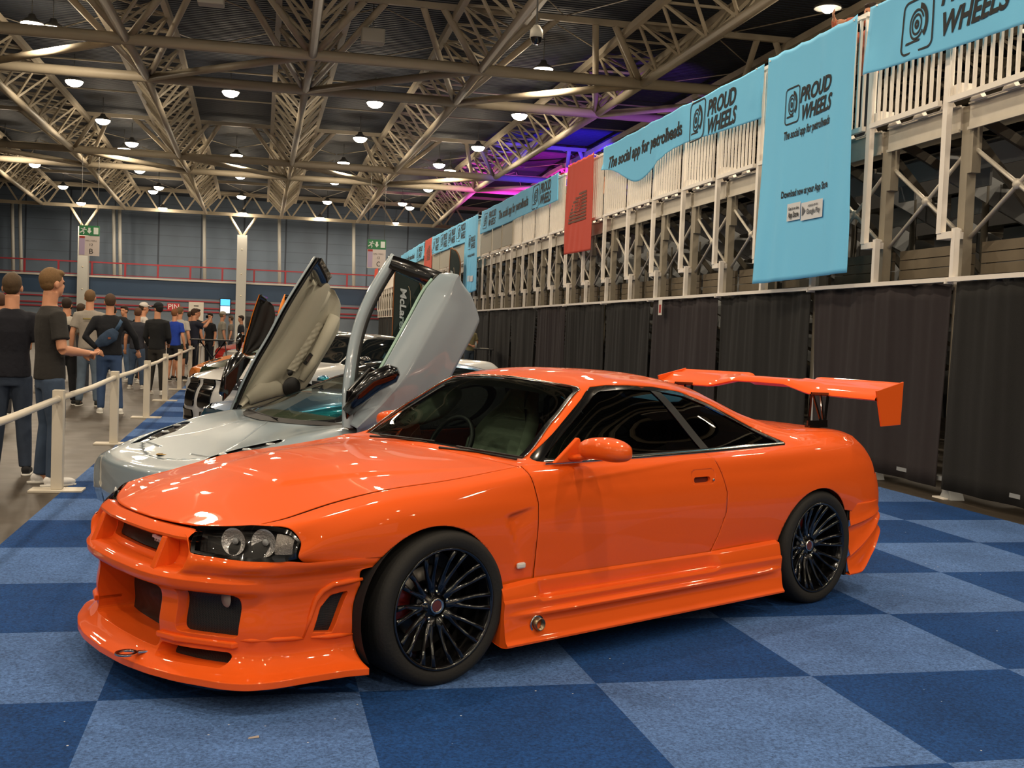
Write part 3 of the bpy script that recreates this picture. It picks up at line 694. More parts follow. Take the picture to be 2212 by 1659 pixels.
def poly_sdf(poly, r=0.0):
    """signed distance to polygon (negative inside); r rounds the corners"""
    pts = [np.array(p, float) for p in poly]; n = len(pts)
    def f(x, y):
        d = 1e9; ins = False
        for i in range(n):
            a = pts[i]; b = pts[(i+1) % n]; e = b-a; wx, wy = x-a[0], y-a[1]
            t = max(0, min(1, (wx*e[0]+wy*e[1])/(e[0]**2+e[1]**2))); dx, dy = wx-e[0]*t, wy-e[1]*t; d = min(d, dx*dx+dy*dy)
            if (a[1] > y) != (b[1] > y) and x < (b[0]-a[0])*(y-a[1])/(b[1]-a[1])+a[0]: ins = not ins
        d = sqrt(d); return (-d if ins else d)-r
    return f
def box_sdf(x0, x1, y0, y1, r=.02):
    cx, cy, hx, hy = (x0+x1)/2, (y0+y1)/2, (x1-x0)/2-r, (y1-y0)/2-r
    def f(x, y):
        qx, qy = abs(x-cx)-hx, abs(y-cy)-hy
        return sqrt(max(qx, 0)**2+max(qy, 0)**2)+min(max(qx, qy), 0)-r
    return f
def glass_mat(name, tint, dens=.7, rough=.0, fres=1.45):
    if name in MATS: return MATS[name]
    m = bpy.data.materials.new(name); m.use_nodes = True; nt = m.node_tree; nt.nodes.clear(); N = nt.nodes.new; L = nt.links.new
    out = N('ShaderNodeOutputMaterial'); tr = N('ShaderNodeBsdfTransparent'); tr.inputs[0].default_value = (*[c*(1-dens) for c in tint], 1)
    gl = N('ShaderNodeBsdfGlossy'); gl.inputs['Roughness'].default_value = rough; fr = N('ShaderNodeFresnel'); fr.inputs['IOR'].default_value = fres
    mx = N('ShaderNodeMixShader'); L(fr.outputs[0], mx.inputs[0]); L(tr.outputs[0], mx.inputs[1]); L(gl.outputs[0], mx.inputs[2]); L(mx.outputs[0], out.inputs[0])
    MATS[name] = m; return m
def mesh_mat(name, base='101010', scale=150):
    """black expanded-metal mesh"""
    if name in MATS: return MATS[name]
    m = mat(name, base, .5); nt = m.node_tree; b = nt.nodes['Principled BSDF']; tc = nt.nodes['Texture Coordinate']
    mp = nt.nodes.new('ShaderNodeMapping'); mp.inputs['Rotation'].default_value = (radians(45), radians(0), radians(0)); nt.links.new(tc.outputs['Object'], mp.inputs['Vector'])
    ck = nt.nodes.new('ShaderNodeTexVoronoi'); ck.feature = 'DISTANCE_TO_EDGE'; ck.inputs['Randomness'].default_value = 0; ck.inputs['Scale'].default_value = scale
    nt.links.new(mp.outputs[0], ck.inputs['Vector']); lt = nt.nodes.new('ShaderNodeMath'); lt.operation = 'LESS_THAN'; lt.inputs[1].default_value = .12; nt.links.new(ck.outputs['Distance'], lt.inputs[0])
    mx = nt.nodes.new('ShaderNodeMix'); mx.data_type = 'RGBA'; mx.inputs[6].default_value = (.003, .003, .003, 1); mx.inputs[7].default_value = (*srgb('23211f'), 1)
    nt.links.new(lt.outputs[0], mx.inputs[0]); nt.links.new(mx.outputs[2], b.inputs['Base Color']); return m
rubber = mat('tyre_rubber', '1b1a18', .75, bump=.15, bscale=90); blackg = mat('gloss_black', '0b0b0c', .18, coat=1); blackm = mat('satin_black', '121213', .5); chrome = mat('chrome', 'c9c5bd', .15, 1)
caliper = mat('caliper_red', '6e1410', .4, coat=.3); disc = mat('brake_disc', '5d5a56', .35, 1); dark_in = mat('dark_interior', '131416', .7)
seatm = mat('seat_cloth', '23262a', .85)
def make_wheel(R=.33, rim=.255, width=.25, spokes=10, m_rim=None, red=True, kind='mesh', split=7.0, hubz=.0, name='wheel'):
    """wheel with its outer face towards -y, centre of the outer face at the origin"""
    e = empty(name); mr = m_rim or blackg
    # tyre
    pr = [(rim-.005, .004), (rim+.012, -.003), (R-.035, -.012), (R-.012, .0), (R-.002, .022), (R, .05), (R, width-.05), (R-.002, width-.022), (R-.014, width), (R-.035, width+.008), (rim, width)]
    t = MB(); t.lathe(pr, axis='y', n=72); t.build('tyre', rubber, e, recalc=True)
    g = MB(); g.lathe([(rim+.002, .0), (rim+.004, -.004), (rim-.004, -.006), (rim-.012, .004), (rim-.014, .03), (rim-.02, .05), (rim-.022, width-.03), (rim, width-.01)], axis='y', n=64)
    g.build('rim_barrel', mr, e, recalc=True)
    sp = MB(); hub = .055
    for i in range(spokes):
        a = 2*pi*i/spokes
        for sg in (-1, 1):
            if kind == 'mesh': path = [(.055, 0, .082), (.098, sg*2.6, .070), (.140, sg*6.6, .054), (.190, sg*(split+.6), .034), (rim-.010, sg*(split-.2), .006)]
            else: path = [(hub*.6, sg*5, .035), (.12, sg*6, .03), (rim-.014, sg*split, .006)]
            pts = [(r_*cos(a+radians(d_)), y_, r_*sin(a+radians(d_))) for (r_, d_, y_) in path]
            sp.tube(pts, [.028, .019, .0115, .0105, .0125][:len(pts)] if kind == 'mesh' else [.02, .014, .012], 6, flat=1.0)
    sp.build('spokes', mr, e)
    h = MB(); h.lathe([(.0, .062), (.03, .062), (.034, .065), (.06, .068), (.092, .072), (.100, .085), (.10, .14)], axis='y', n=32); h.build('hub', mr, e)
    c = MB(); c.lathe([(.024, .058), (.033, .052), (.033, .064)], axis='y', n=28); cc = c.build('centre_cap_ring', chrome, e)
    c = MB(); c.lathe([(0, .056), (.024, .057)], axis='y', n=24); c.build('centre_cap', mat('cap_grey_red', '6a3a38', .3, .4), cc)
    for i in range(5):
        a = 2*pi*i/5+.3; MB().lathe([(0, .018), (.008, .02), (.0095, .04)], ( .060*cos(a), .040, .060*sin(a)), 'y', 6).build('lug_nut', chrome, e)
    MB().lathe([(.06, .14), (.16, .135), (.162, .14), (.162, .165), (.06, .165)], axis='y', n=40).build('brake_disc', disc, e)
    k = MB(); P = []
    for q in range(9):
        a = radians(150+q*6.5); P.append([(r_*cos(a), y_, r_*sin(a)) for (r_, y_) in ((.10, .118), (.168, .118), (.178, .13), (.178, .18), (.10, .18))])
    k.grid(P); k.build('brake_caliper', caliper if red else blackm, e, solid=.004)
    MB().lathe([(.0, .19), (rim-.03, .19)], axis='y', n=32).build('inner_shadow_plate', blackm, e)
    return e
# ---------------------------------------------------------------- orange coupe
def car_paint(name, col, rough=.32, flake=.06, coatr=.02):
    m = mat(name, col, rough, 0, 1.0, noise=flake, nscale=900, coatr=coatr); return m
orange = car_paint('orange_paint', (.78, .102, .010), .5); orange.node_tree.nodes['Principled BSDF'].inputs['Specular IOR Level'].default_value = .1; orange.node_tree.nodes['Principled BSDF'].inputs['Coat Weight'].default_value = .72
ORG = Vector((0.28399182, 5.31572671, 0)); TH = radians(28.7214)
sk = empty('sports_coupe', ORG, TH, 'bright orange sports coupe with black wheels and a high rear wing on the blue carpet', 'car')
# control net: stations (front to rear) x lines (sill .. centreline); |y| half model
#  k: 0 sill, 1 low side, 2 mid side, 3 upper side, 4 shoulder, 5 hood seam/window base, 6 hood crease/roof rail, 7, 8, 9 centre
NET = [
 (-.98, [(-.62, .775, .575), (-.635, .778, .582), (-.655, .785, .60), (-.640, .772, .655), (-.665, .755, .700), (-.765, .655, .716), (-.905, .425, .690), (-.955, .28, .690), (-.978, .14, .690), (-.985, 0, .690)]),
 (-.72, [(-.56, .79, .575), (-.565, .792, .585), (-.57, .797, .62), (-.56, .79, .675), (-.575, .765, .723), (-.66, .672, .733), (-.735, .40, .748), (-.75, .27, .757), (-.76, .13, .762), (-.765, 0, .764)]),
 (-.46, [(-.42, .812, .575), (-.42, .815, .60), (-.42, .818, .65), (-.42, .808, .705), (-.42, .775, .752), (-.44, .682, .783), (-.46, .355, .812), (-.47, .25, .822), (-.475, .13, .826), (-.478, 0, .827)]),
 (-.2, [(-.24, .84, .575), (-.24, .845, .62), (-.23, .845, .68), (-.22, .832, .742), (-.21, .795, .790), (-.2, .712, .826), (-.2, .42, .848), (-.2, .28, .866), (-.2, .14, .872), (-.2, 0, .874)]),
 (.1, [(.0, .85, .50), (.0, .858, .58), (.04, .858, .68), (.07, .845, .76), (.09, .81, .818), (.1, .732, .850), (.1, .51, .868), (.1, .32, .890), (.1, .15, .897), (.1, 0, .899)]),
 (.40, [(.38, .835, .37), (.38, .845, .50), (.39, .852, .66), (.40, .842, .77), (.40, .812, .850), (.42, .745, .886), (.41, .60, .893), (.40, .38, .905), (.40, .18, .911), (.40, 0, .912)]),
 (.52, [(.52, .838, .37), (.52, .848, .50), (.52, .856, .66), (.52, .845, .77), (.52, .812, .862), (.53, .760, .900), (.545, .705, .905), (.49, .40, .920), (.465, .20, .928), (.455, 0, .930)]),
 (.80, [(.80, .84, .37), (.80, .852, .50), (.80, .860, .66), (.80, .850, .79), (.80, .815, .875), (.80, .770, .900), (.82, .632, 1.073), (.79, .40, 1.095), (.775, .20, 1.108), (.77, 0, 1.112)]),
 (1.07, [(1.07, .842, .37), (1.07, .855, .50), (1.07, .864, .66), (1.07, .853, .79), (1.07, .82, .878), (1.07, .775, .903), (1.10, .553, 1.232), (1.06, .38, 1.256), (1.045, .19, 1.270), (1.04, 0, 1.275)]),
 (1.35, [(1.35, .842, .37), (1.35, .856, .50), (1.35, .866, .66), (1.35, .855, .79), (1.35, .822, .880), (1.35, .778, .906), (1.35, .548, 1.262), (1.35, .40, 1.290), (1.35, .20, 1.308), (1.35, 0, 1.314)]),
 (1.70, [(1.70, .84, .37), (1.70, .856, .50), (1.70, .866, .66), (1.70, .857, .79), (1.70, .825, .885), (1.70, .780, .912), (1.70, .552, 1.243), (1.70, .40, 1.277), (1.70, .20, 1.298), (1.70, 0, 1.305)]),
 (2.02, [(2.02, .84, .38), (2.02, .858, .50), (2.02, .870, .66), (2.02, .861, .79), (2.02, .83, .89), (2.02, .782, .920), (2.02, .57, 1.165), (2.02, .42, 1.222), (2.02, .21, 1.250), (2.02, 0, 1.258)]),
 (2.35, [(2.35, .85, .40), (2.35, .868, .52), (2.35, .880, .66), (2.35, .868, .79), (2.35, .838, .895), (2.35, .785, .930), (2.35, .62, 1.045), (2.35, .46, 1.110), (2.35, .23, 1.142), (2.35, 0, 1.150)]),
 (2.68, [(2.68, .86, .55), (2.68, .880, .62), (2.68, .886, .70), (2.68, .872, .81), (2.68, .838, .905), (2.68, .782, .945), (2.68, .675, .985), (2.68, .50, 1.005), (2.68, .25, 1.015), (2.68, 0, 1.018)]),
 (3.0, [(3.0, .86, .52), (3.0, .872, .60), (3.0, .872, .70), (3.0, .858, .81), (3.0, .822, .905), (3.0, .77, .955), (3.0, .70, .978), (3.0, .50, .988), (3.0, .25, .995), (3.0, 0, .998)]),
 (3.22, [(3.24, .845, .45), (3.25, .852, .55), (3.25, .848, .68), (3.235, .83, .80), (3.20, .79, .893), (3.18, .735, .950), (3.19, .66, .968), (3.22, .48, .976), (3.24, .24, .980), (3.25, 0, .982)]),
 (3.40, [(3.40, .80, .44), (3.41, .805, .55), (3.395, .795, .68), (3.355, .775, .80), (3.30, .735, .885), (3.26, .69, .935), (3.28, .60, .955), (3.32, .44, .965), (3.345, .22, .968), (3.355, 0, .970)]),
 (3.52, [(3.50, .70, .44), (3.50, .70, .55), (3.475, .69, .68), (3.42, .67, .80), (3.36, .64, .880), (3.31, .60, .925), (3.33, .50, .943), (3.37, .36, .952), (3.39, .18, .955), (3.40, 0, .956)]),
 (3.60, [(3.55, .4, .44), (3.55, .4, .55), (3.525, .4, .68), (3.47, .4, .80), (3.42, .38, .870), (3.38, .36, .905), (3.39, .3, .92), (3.41, .22, .93), (3.42, .11, .935), (3.425, 0, .936)]),
 (3.66, [(3.57, 0, .44), (3.57, 0, .55), (3.55, 0, .68), (3.50, 0, .80), (3.455, 0, .855), (3.43, 0, .88), (3.425, 0, .90), (3.425, 0, .915), (3.425, 0, .925), (3.426, 0, .93)])]
P, U, K = loft([n[1] for n in NET], [n[0] for n in NET], 330, 136, sharp=(5,))
P[:, -1, 1] = 0
# step of the hood bulge
for i, u in enumerate(U):
    if u < .42:
        for j, k in enumerate(K):
            x, y, z = P[i, j]
            if z < .6 or k < 5: continue
            e = .34+.36*max(0, (x+.47))/.9   # half width of the raised centre
            a = max(0, min(1, (x+.50)/.045)); b_ = max(0, min(1, (e-y)/.035))
            P[i, j, 2] += .011*a*a*(3-2*a)*b_*b_*(3-2*b_)*max(0, min(1, (.40-x)/.5))
body = Soup.from_grid(P, U, K, flip=True)
# wheel arches
_, tmp = None, body
def arch(cx, r): return lambda x, y, z, u, k: (sqrt((x-cx)**2+(z-.325)**2)-r) if (z < .72 and y > .6) else .5
body, _ = body.cut(arch(-.045, .358)); body, _ = body.cut(arch(2.668, .352))
archlip = body
# windows
win = poly_sdf([(.60, .917), (1.065, 1.212), (1.12, 1.236), (1.22, 1.246), (1.36, 1.246), (1.55, 1.238), (1.74, 1.212), (1.95, 1.150), (2.14, 1.072), (2.44, .938), (2.42, .933), (1.7, .918), (1.1, .91), (.7, .908)], .006)
glass_side, _x = None, None
body, sidewin = body.cut(lambda x, y, z, u, k: win(x, z) if 4.9 < k < 6.4 and .4 < x < 2.6 else .3)
ws = poly_sdf([(.555, 6.16), (.54, 9.5), (1.045, 9.5), (1.045, 6.22), (1.03, 6.13), (.8, 6.14)], .0)
wsf = lambda x, y, z, u, k: max((.535-u)*1.0, (u-1.045), (6.13+.10*max(0, (u-.98)/.065)**2-k)*.12) if .3 < x < 1.3 else .3
body, windshield = body.cut(wsf)
rwf = lambda x, y, z, u, k: max((2.04-u), (u-2.62), (6.35-k)*.12) if 1.9 < x < 2.8 else .3
body, rearwin = body.cut(rwf)
# panels
GW = .0028
seam_u = lambda x, y, z, u, k: abs(k-5.0)*.13-GW if u < .50 and k < 9 else .2
hoodcut = lambda x, y, z, u, k: max(u-.455, (5.0-k)*.13)
gaps = Soup()
def strip(body, f, mask, w=GW):
    global gaps
    def g_(x, y, z, u, k):
        v = f(x, y, z, u, k)
        return v if (mask(x, y, z, u, k) < 0 or abs(v) > 3*w) else (3*w if v >= 0 else -3*w)
    A, B = body.cut(g_); A, a = A.cut(lambda *v: g_(*v)-w); b, B = B.cut(lambda *v: g_(*v)+w)
    s_ = a.plus(b); k_in = []; k_out = []
    for f_ in s_.F:
        c = np.mean([s_.V[i] for i in f_], axis=0); (k_in if mask(*c) < 0 else k_out).append(f_)
    gaps = gaps.plus(Soup(s_.V, k_in).clean()); return A.plus(B).plus(Soup(s_.V, k_out).clean())
body = strip(body, lambda x, y, z, u, k: (k-5.02)*.10, lambda x, y, z, u, k: max(u-.465, -.93-u))
body = strip(body, lambda x, y, z, u, k: u-.46, lambda x, y, z, u, k: 4.9-k)
body = strip(body, lambda x, y, z, u, k: u-2.70, lambda x, y, z, u, k: 6.0-k)
body = strip(body, lambda x, y, z, u, k: (k-6.0)*.12, lambda x, y, z, u, k: 2.69-u)
zr = [.30, .395, .483, .597, .698, .801, .874, .915]; xr = [1.70, 1.753, 1.798, 1.842, 1.841, 1.801, 1.763, 1.722]
xf = lambda z: interp([.3, .40, .737, .89, .95], [.512, .515, .520, .49, .475], z)
xrf = lambda z: interp(zr, xr, z)
body = strip(body, lambda x, y, z, u, k: x-xrf(z), lambda x, y, z, u, k: max(1.4-x, x-2.1, k-5.0))
body = strip(body, lambda x, y, z, u, k: x-xf(z), lambda x, y, z, u, k: max(.3-x, x-.8, k-5.0))
body, door = body.cut(lambda x, y, z, u, k: max(xf(z)-x, x-xrf(z), (k-5.0)*.1) if .3 < x < 2.1 else .3)
body, hood = body.cut(lambda x, y, z, u, k: max(u-.46, (5.02-k)*.12))
body, trunk = body.cut(lambda x, y, z, u, k: max(2.70-u, (6.0-k)*.12))
# tail lamps
body, tail = body.cut(lambda x, y, z, u, k: max(3.30-u, u-3.62, abs(z-.79)-.075) if k < 4.6 else .3)
# door handle recess
dh = box_sdf(1.562, 1.742, .757, .832, .03)
door, hrec = door.cut(lambda x, y, z, u, k: dh(x, z))
dh2 = box_sdf(1.575, 1.705, .766, .796, .012)
slot = hrec.cut(lambda x, y, z, u, k: dh2(x, z))
# fender slot behind the front wheel (shallow triangular fold)
def fold(S):
    N = S.normals(); V = []
    for i, v in enumerate(S.V):
        x, y, z, u, k = v
        d = 0
        if .34 < x < .56 and .42 < z < .72 and k < 5:
            zt = .694+(x-.342)*.21; xe = .342+(.694-z)*.33
            a = max(0, min(1, (zt-z)/.008)); b_ = max(0, min(1, (x-xe)/.014)); c = max(0, min(1, (.50-x)/.12)); e = max(0, min(1, (z-.45)/.22))
            d = -.020*a*b_*c*e
        V.append((x+N[i][0]*d, y+N[i][1]*d, z+N[i][2]*d, u, k))
    return Soup(V, S.F)
sgn = np.sign(body.normals()[:, 1].mean())
if sgn < 0: print('NOTE body normals inward')
body = fold(body)
def crease(S):   # soft character line along door and quarter
    N = S.normals(); V = []
    for i, v in enumerate(S.V):
        x, y, z, u, k = v; d = 0
        if .55 < x < 3.1 and .6 < z < .9:
            zc = .829+(x-.78)*.072; zc = min(zc, .885)
            d = .004*math.exp(-((z-zc)/.012)**2)*min(1, (x-.55)/.3)
        V.append((x+N[i][0]*d, y+N[i][1]*d, z+N[i][2]*d, u, k))
    return Soup(V, S.F)
door = crease(door)
body.both().build('body_shell', orange, sk, solid=.004)
inw = lambda x, y, z, u, k: (0, -.03 if y > 0 else .03, 0)
# arch liners
for cx, r in ((-.045, .356), (2.668, .350)):
    for sg in (1, -1):
        al = MB()
        if cx > 1: al.box(3.0, 3.02, min(sg*.60, sg*.85), max(sg*.60, sg*.85), .13, .55)
        Pg = [[(cx+(r)*cos(t), sg*y, .325+(r)*sin(t)) for y in (.845, .83, .50)] for t in [radians(-30+240*q/40) for q in range(41)]]
        al.grid(Pg).build('wheel_arch_liner', mat('liner_black', '0c0c0c', .8), sk)
hood.both().build('hood', orange, sk, solid=.004)
trunk.both().build('trunk_lid', orange, sk, solid=.004)
door.build('door', orange, sk, solid=.004); d2 = door.mirror().build('door', orange, sk, solid=.004)
gaps.offset(-.006).both().build('panel_gap', blackm, sk, weld=False)
tail.offset(-.004).build('tail_light', mat('tail_lens', '8c1a10', .12, coat=1), sk); tail.offset(-.004).mirror().build('tail_light', mat('tail_lens', '8c1a10', .12, coat=1), sk)
ndoor = [o for o in sk.children if o.name.startswith('door')]
near_door = d2
hz = slot[0].mirror(); hz.build('door_handle', orange, near_door)
slot[1].offset(-.018).mirror().build('handle_recess', mat('recess_dark', '5a1604', .5), near_door)
slot[1].rim((0, -.018, 0)).mirror().build('recess_edge', orange, near_door)
MB().lathe([(0, -.004), (.006, -.004), (.007, .0)], (1.722, -.866, .778), 'y', 12).build('lock_cylinder', chrome, near_door)
slot[0].plus(slot[1]).build('door_handle', orange, ndoor[0])
# glass
tintside = glass_mat('side_glass', (.5, .55, .55), .93, fres=1.75); tintws = glass_mat('front_glass', (.80, .92, .84), .18, fres=1.5)
# split side glass: door glass, pillar, quarter glass
pl = lambda z: interp([.90, 1.25], [1.78, 1.52], z)
swa, swb = sidewin.cut(lambda x, y, z, u, k: x-pl(z)-.045)
q_gl, pil = swa, None
swb, pil = swb.cut(lambda x, y, z, u, k: pl(z)-.02-x)
inner = poly_sdf([(.66, .926), (1.085, 1.196), (1.14, 1.218), (1.24, 1.226), (1.36, 1.228), (1.55, 1.22), (1.74, 1.194), (1.95, 1.132), (2.14, 1.054), (2.38, .945), (1.7, .934), (1.1, .926)], .004)
allw = sidewin
frame, gl = allw.cut(lambda x, y, z, u, k: inner(x, z))
g_front, rest = gl.cut(lambda x, y, z, u, k: x-(pl(z)-.03))[::-1]
g_rear, pillar = rest.cut(lambda x, y, z, u, k: -(x-(pl(z)+.035)))[::-1]
for mir in (0, 1):
    f = (lambda s: s.mirror()) if mir else (lambda s: s)
    f(frame.offset(-.002)).build('window_trim', blackg, sk, weld=False)
    f(g_front.offset(-.009)).build('door_window', tintside, sk); f(g_rear.offset(-.009)).build('quarter_window', tintside, sk); f(pillar.offset(-.004)).build('window_pillar', blackm, sk)
ct = MB(); Pc = []
for i in range(40):
    x = .62+(2.42-.62)*i/39; z = interp([.6, 1.1, 1.7, 2.44], [.906, .908, .916, .932], x); yy = interp([.6, 1.1, 1.7, 2.44], [.772, .779, .786, .792], x)
    Pc.append([(x, -yy-.004, z-.008), (x, -yy-.006, z+.002), (x, -yy+.006, z+.010)])
ct.grid(Pc).build('belt_moulding', chrome, sk)
# windscreen: black surround and glass
wtrim, wglass = windshield.cut(lambda x, y, z, u, k: max((.555-u)*1.0, (u-1.03), (6.26-k)*.12+max(0, (u-1.00))*1.2*max(0, 7-k)))
wtrim.offset(-.003).both().build('windscreen_surround', blackg, sk); wglass.offset(-.005).both().build('windscreen', tintws, sk)
sunb = wglass.cut(lambda x, y, z, u, k: .955-u)[1]
sunb.offset(-.011).both().build('sun_strip', mat('sun_strip_tint', '0d0c0a', .3), sk)
rearwin.offset(-.005).both().build('rear_window', glass_mat('rear_glass', (.7, .8, .76), .35, fres=1.5), sk)
# chrome line round the windscreen
for sg in (-1, 1):
    cl = MB(); pts = []
    for (i_u, kk) in [(q, 6.16) for q in np.linspace(.56, 1.02, 20)]+[(1.036, 6.3), (1.042, 6.6), (1.043, 7.2), (1.043, 8), (1.043, 9)]:
        a = np.argmin(abs(U-i_u)); b_ = np.argmin(abs(K-kk)); p = P[a, b_]; pts.append((p[0], sg*p[1], p[2]+.003))
    cl.tube(pts, .0035, 6).build('windscreen_moulding', chrome, sk)
# ---- wipers
wp_ = MB(); wp_.tube([(.44, -.20, .925), (.50, -.42, .925), (.545, -.66, .915)], [.007, .006, .005], 6); wp_.tube([(.47, -.30, .94), (.56, -.68, .925)], .005, 6)
wp_.build('wiper', blackm, sk)
wp_ = MB(); wp_.tube([(.42, .38, .925), (.45, .18, .935), (.47, -.06, .935)], [.007, .006, .005], 6); wp_.tube([(.43, .30, .94), (.485, -.10, .945)], .005, 6)
wp_.build('wiper', blackm, sk)
MB().grid([[(.405, y, interp([0, .4, .7], [.912, .903, .886], abs(y))-.004) , (.47, y, interp([0, .4, .7], [.926, .916, .9], abs(y))-.012)] for y in np.linspace(-.70, .70, 20)]).build('cowl_panel', blackm, sk)

# ---- front bumper (wraps round the nose)
SY = [0, .2, .33, .36, .43, .47, .56, .65, .70, .742, .762, .775, .80]
SX = [-1.088, -1.080, -1.064, -1.058, -1.036, -1.02, -.965, -.90, -.845, -.745, -.60, -.47, -.385]
LY = [0, .2, .34, .38, .46, .51, .62, .735, .79, .822, .832, .845, .872]
LX = [-1.128, -1.117, -1.092, -1.083, -1.057, -1.04, -.985, -.915, -.85, -.745, -.60, -.465, -.372]
TX = [-.990, -.982, -.972, -.968, -.962, -.968, -.915, -.845, -.79, -.71, -.60, -.45, -.25]; TY = [0, .2, .33, .36, .44, .50, .61, .71, .748, .783, .80, .812, .835]
TZ = [.668, .668, .666, .665, .66, .602, .597, .593, .591, .590, .578, .577, .578]
net = []
for i in range(len(SY)):
    side = i >= 9; fx, fy = (.0, -.012) if side else ((.03, -.012) if i > 7 else (.045, 0))
    S = (SX[i], SY[i]); L_ = (LX[i], LY[i]); F_ = (SX[i]+fx, SY[i]+fy)
    mid = ((SX[i]*.45+TX[i]*.55), (SY[i]*.45+TY[i]*.55))
    zb = .115
    rows = [(L_[0]+.03*(0 if side else 1), L_[1]-.03*(1 if side else 0), zb-.003), (L_[0], L_[1], zb), (L_[0], L_[1], .142), ((L_[0]*.4+F_[0]*.6), (L_[1]*.4+F_[1]*.6), .165), (F_[0], F_[1], .20), (F_[0]+.003, F_[1]+.002, .31), (F_[0], F_[1], .44), (S[0]+.006, S[1]-.002, .468), (S[0], S[1], .500), (S[0]+.015*(0 if side else 1), S[1]+(.004 if side else 0), .517)]
    if side: rows += [(mid[0], mid[1]+.002, .54), (TX[i], TY[i], (TZ[i]+.54)/2+.01), (TX[i], TY[i], TZ[i])]
    elif i >= 5: rows += [((S[0]*.5+TX[i]*.5), (S[1]*.5+TY[i]*.5), .54), (TX[i]-.012, TY[i]+.003, TZ[i]-.02), (TX[i], TY[i], TZ[i])]
    else: rows += [(S[0]+.10, S[1], .535), (TX[i]+.03, TY[i], .60), (TX[i], TY[i], TZ[i])]
    net.append(rows)
arc = [0]
for i in range(1, len(SY)): arc.append(arc[-1]+sqrt((SX[i]-SX[i-1])**2+(SY[i]-SY[i-1])**2))
net_b = net
PB, UB, KB = loft(net, arc, 170, 150, sharp=(1, 2, 8))
PB[0, :, 1] = 0
bump = Soup.from_grid(PB, UB, KB)
bump, _ = bump.cut(arch(-.045, .358) if False else (lambda x, y, z, u, k: sqrt((x+.045)**2+(z-.325)**2)-.358 if x > -.6 else .5))
def opening(b, f, vec):
    b, hole = b.cut(f); hb = hole.rim(vec); return b, hole, hb
cen = box_sdf(-.335, .335, .20, .455, .025); sid = box_sdf(.43, .665, .285, .455, .02); slt = box_sdf(.34, .645, .172, .225, .02)
grl = box_sdf(-.30, .30, .548, .632, .012)
bump, h1, r1 = opening(bump, lambda x, y, z, u, k: cen(y, z) if x < -.9 and k < 9 else .3, (.17, 0, 0))
bump, h2, r2 = opening(bump, lambda x, y, z, u, k: sid(y, z) if x < -.75 and k < 9 else .3, (.05, 0, 0))
bump, h3, r3 = opening(bump, lambda x, y, z, u, k: slt(y, z) if x < -.75 and k < 9 else .3, (.09, 0, 0))
bump, h4, r4 = opening(bump, lambda x, y, z, u, k: grl(y, z) if x < -.8 and k > 9.6 else .3, (.03, 0, -.004))
vent = poly_sdf([(-.560, .292), (-.53, .380), (-.488, .425), (-.425, .437), (-.484, .283)], .004)
bump, h5, r5 = opening(bump, lambda x, y, z, u, k: vent(x, z) if x > -.7 else .3, (.0, -.035, 0))
def ysurf(x, z, near=None):
    V = np.array(bump.V); m_ = V[:, 1] > .6; d = (V[:, 0]-x)**2+(V[:, 2]-z)**2+(~m_)*9; return V[np.argmin(d), 1]
fb = bump.both().build('front_bumper', orange, sk, solid=.003)
for r_ in (r1, r4): r_.both().build('intake_wall', orange, fb, weld=False)
for r_ in (r2, r3, r5): r_.build('intake_wall', orange, fb, weld=False); r_.mirror().build('intake_wall', orange, fb, weld=False)
mm = mesh_mat('black_mesh')
h1.both().build('intake_mesh', mm, fb).location = (.165, 0, 0)
for h_, v_ in ((h2, (.045, 0, 0)), (h3, (.085, 0, 0))):
    h_.build('intake_mesh', mm, fb).location = v_; h_.mirror().build('intake_mesh', mm, fb).location = v_
h4.both().build('grille_mesh', mm, fb).location = (.028, 0, 0)
h5.build('vent_mesh', mm, fb).location = (0, -.03, 0); h5.mirror().build('vent_mesh', mm, fb).location = (0, .03, 0)
for sg in (1, -1):
    t = MB(); pts = [(-.603, .272), (-.578, .35), (-.555, .415), (-.53, .452), (-.49, .474), (-.42, .482), (-.37, .488)]
    t.tube([(x, sg*(ysurf(x, z)+.001), z) for x, z in pts], [.004, .010, .012, .013, .013, .012, .006], 8).build('vent_fin', orange, fb)
    t = MB(); pts = [(-.86, .275), (-.8, .277), (-.72, .278), (-.64, .273), (-.60, .268)]
    t.tube([(x, sg*(ysurf(x, z)-.002), z) for x, z in pts], [.002, .009, .010, .010, .004], 8).build('crease_fin', orange, fb)
    t = MB(); pts = [(-.57, .268), (-.50, .262), (-.44, .262), (-.395, .263)]
    t.tube([(x, sg*(ysurf(x, z)-.001), z) for x, z in pts], [.004, .010, .010, .004], 8).build('crease_fin', orange, fb)
    # ledge under the side intake, grille strut
    MB().prism([(-1.03, sg*.335), (-1.0, sg*.44), (-.86, sg*.66), (-.80, sg*.66), (-.90, sg*.335)], 'z', .243, .268).build('intake_ledge', orange, fb, bevel=.006)
    t = MB(); t.prism([(-.94, .64), (-1.0, .64), (-1.05, .515), (-.94, .525)], 'y', sg*.305, sg*.345); t.build('grille_strut', orange, fb, bevel=.006)
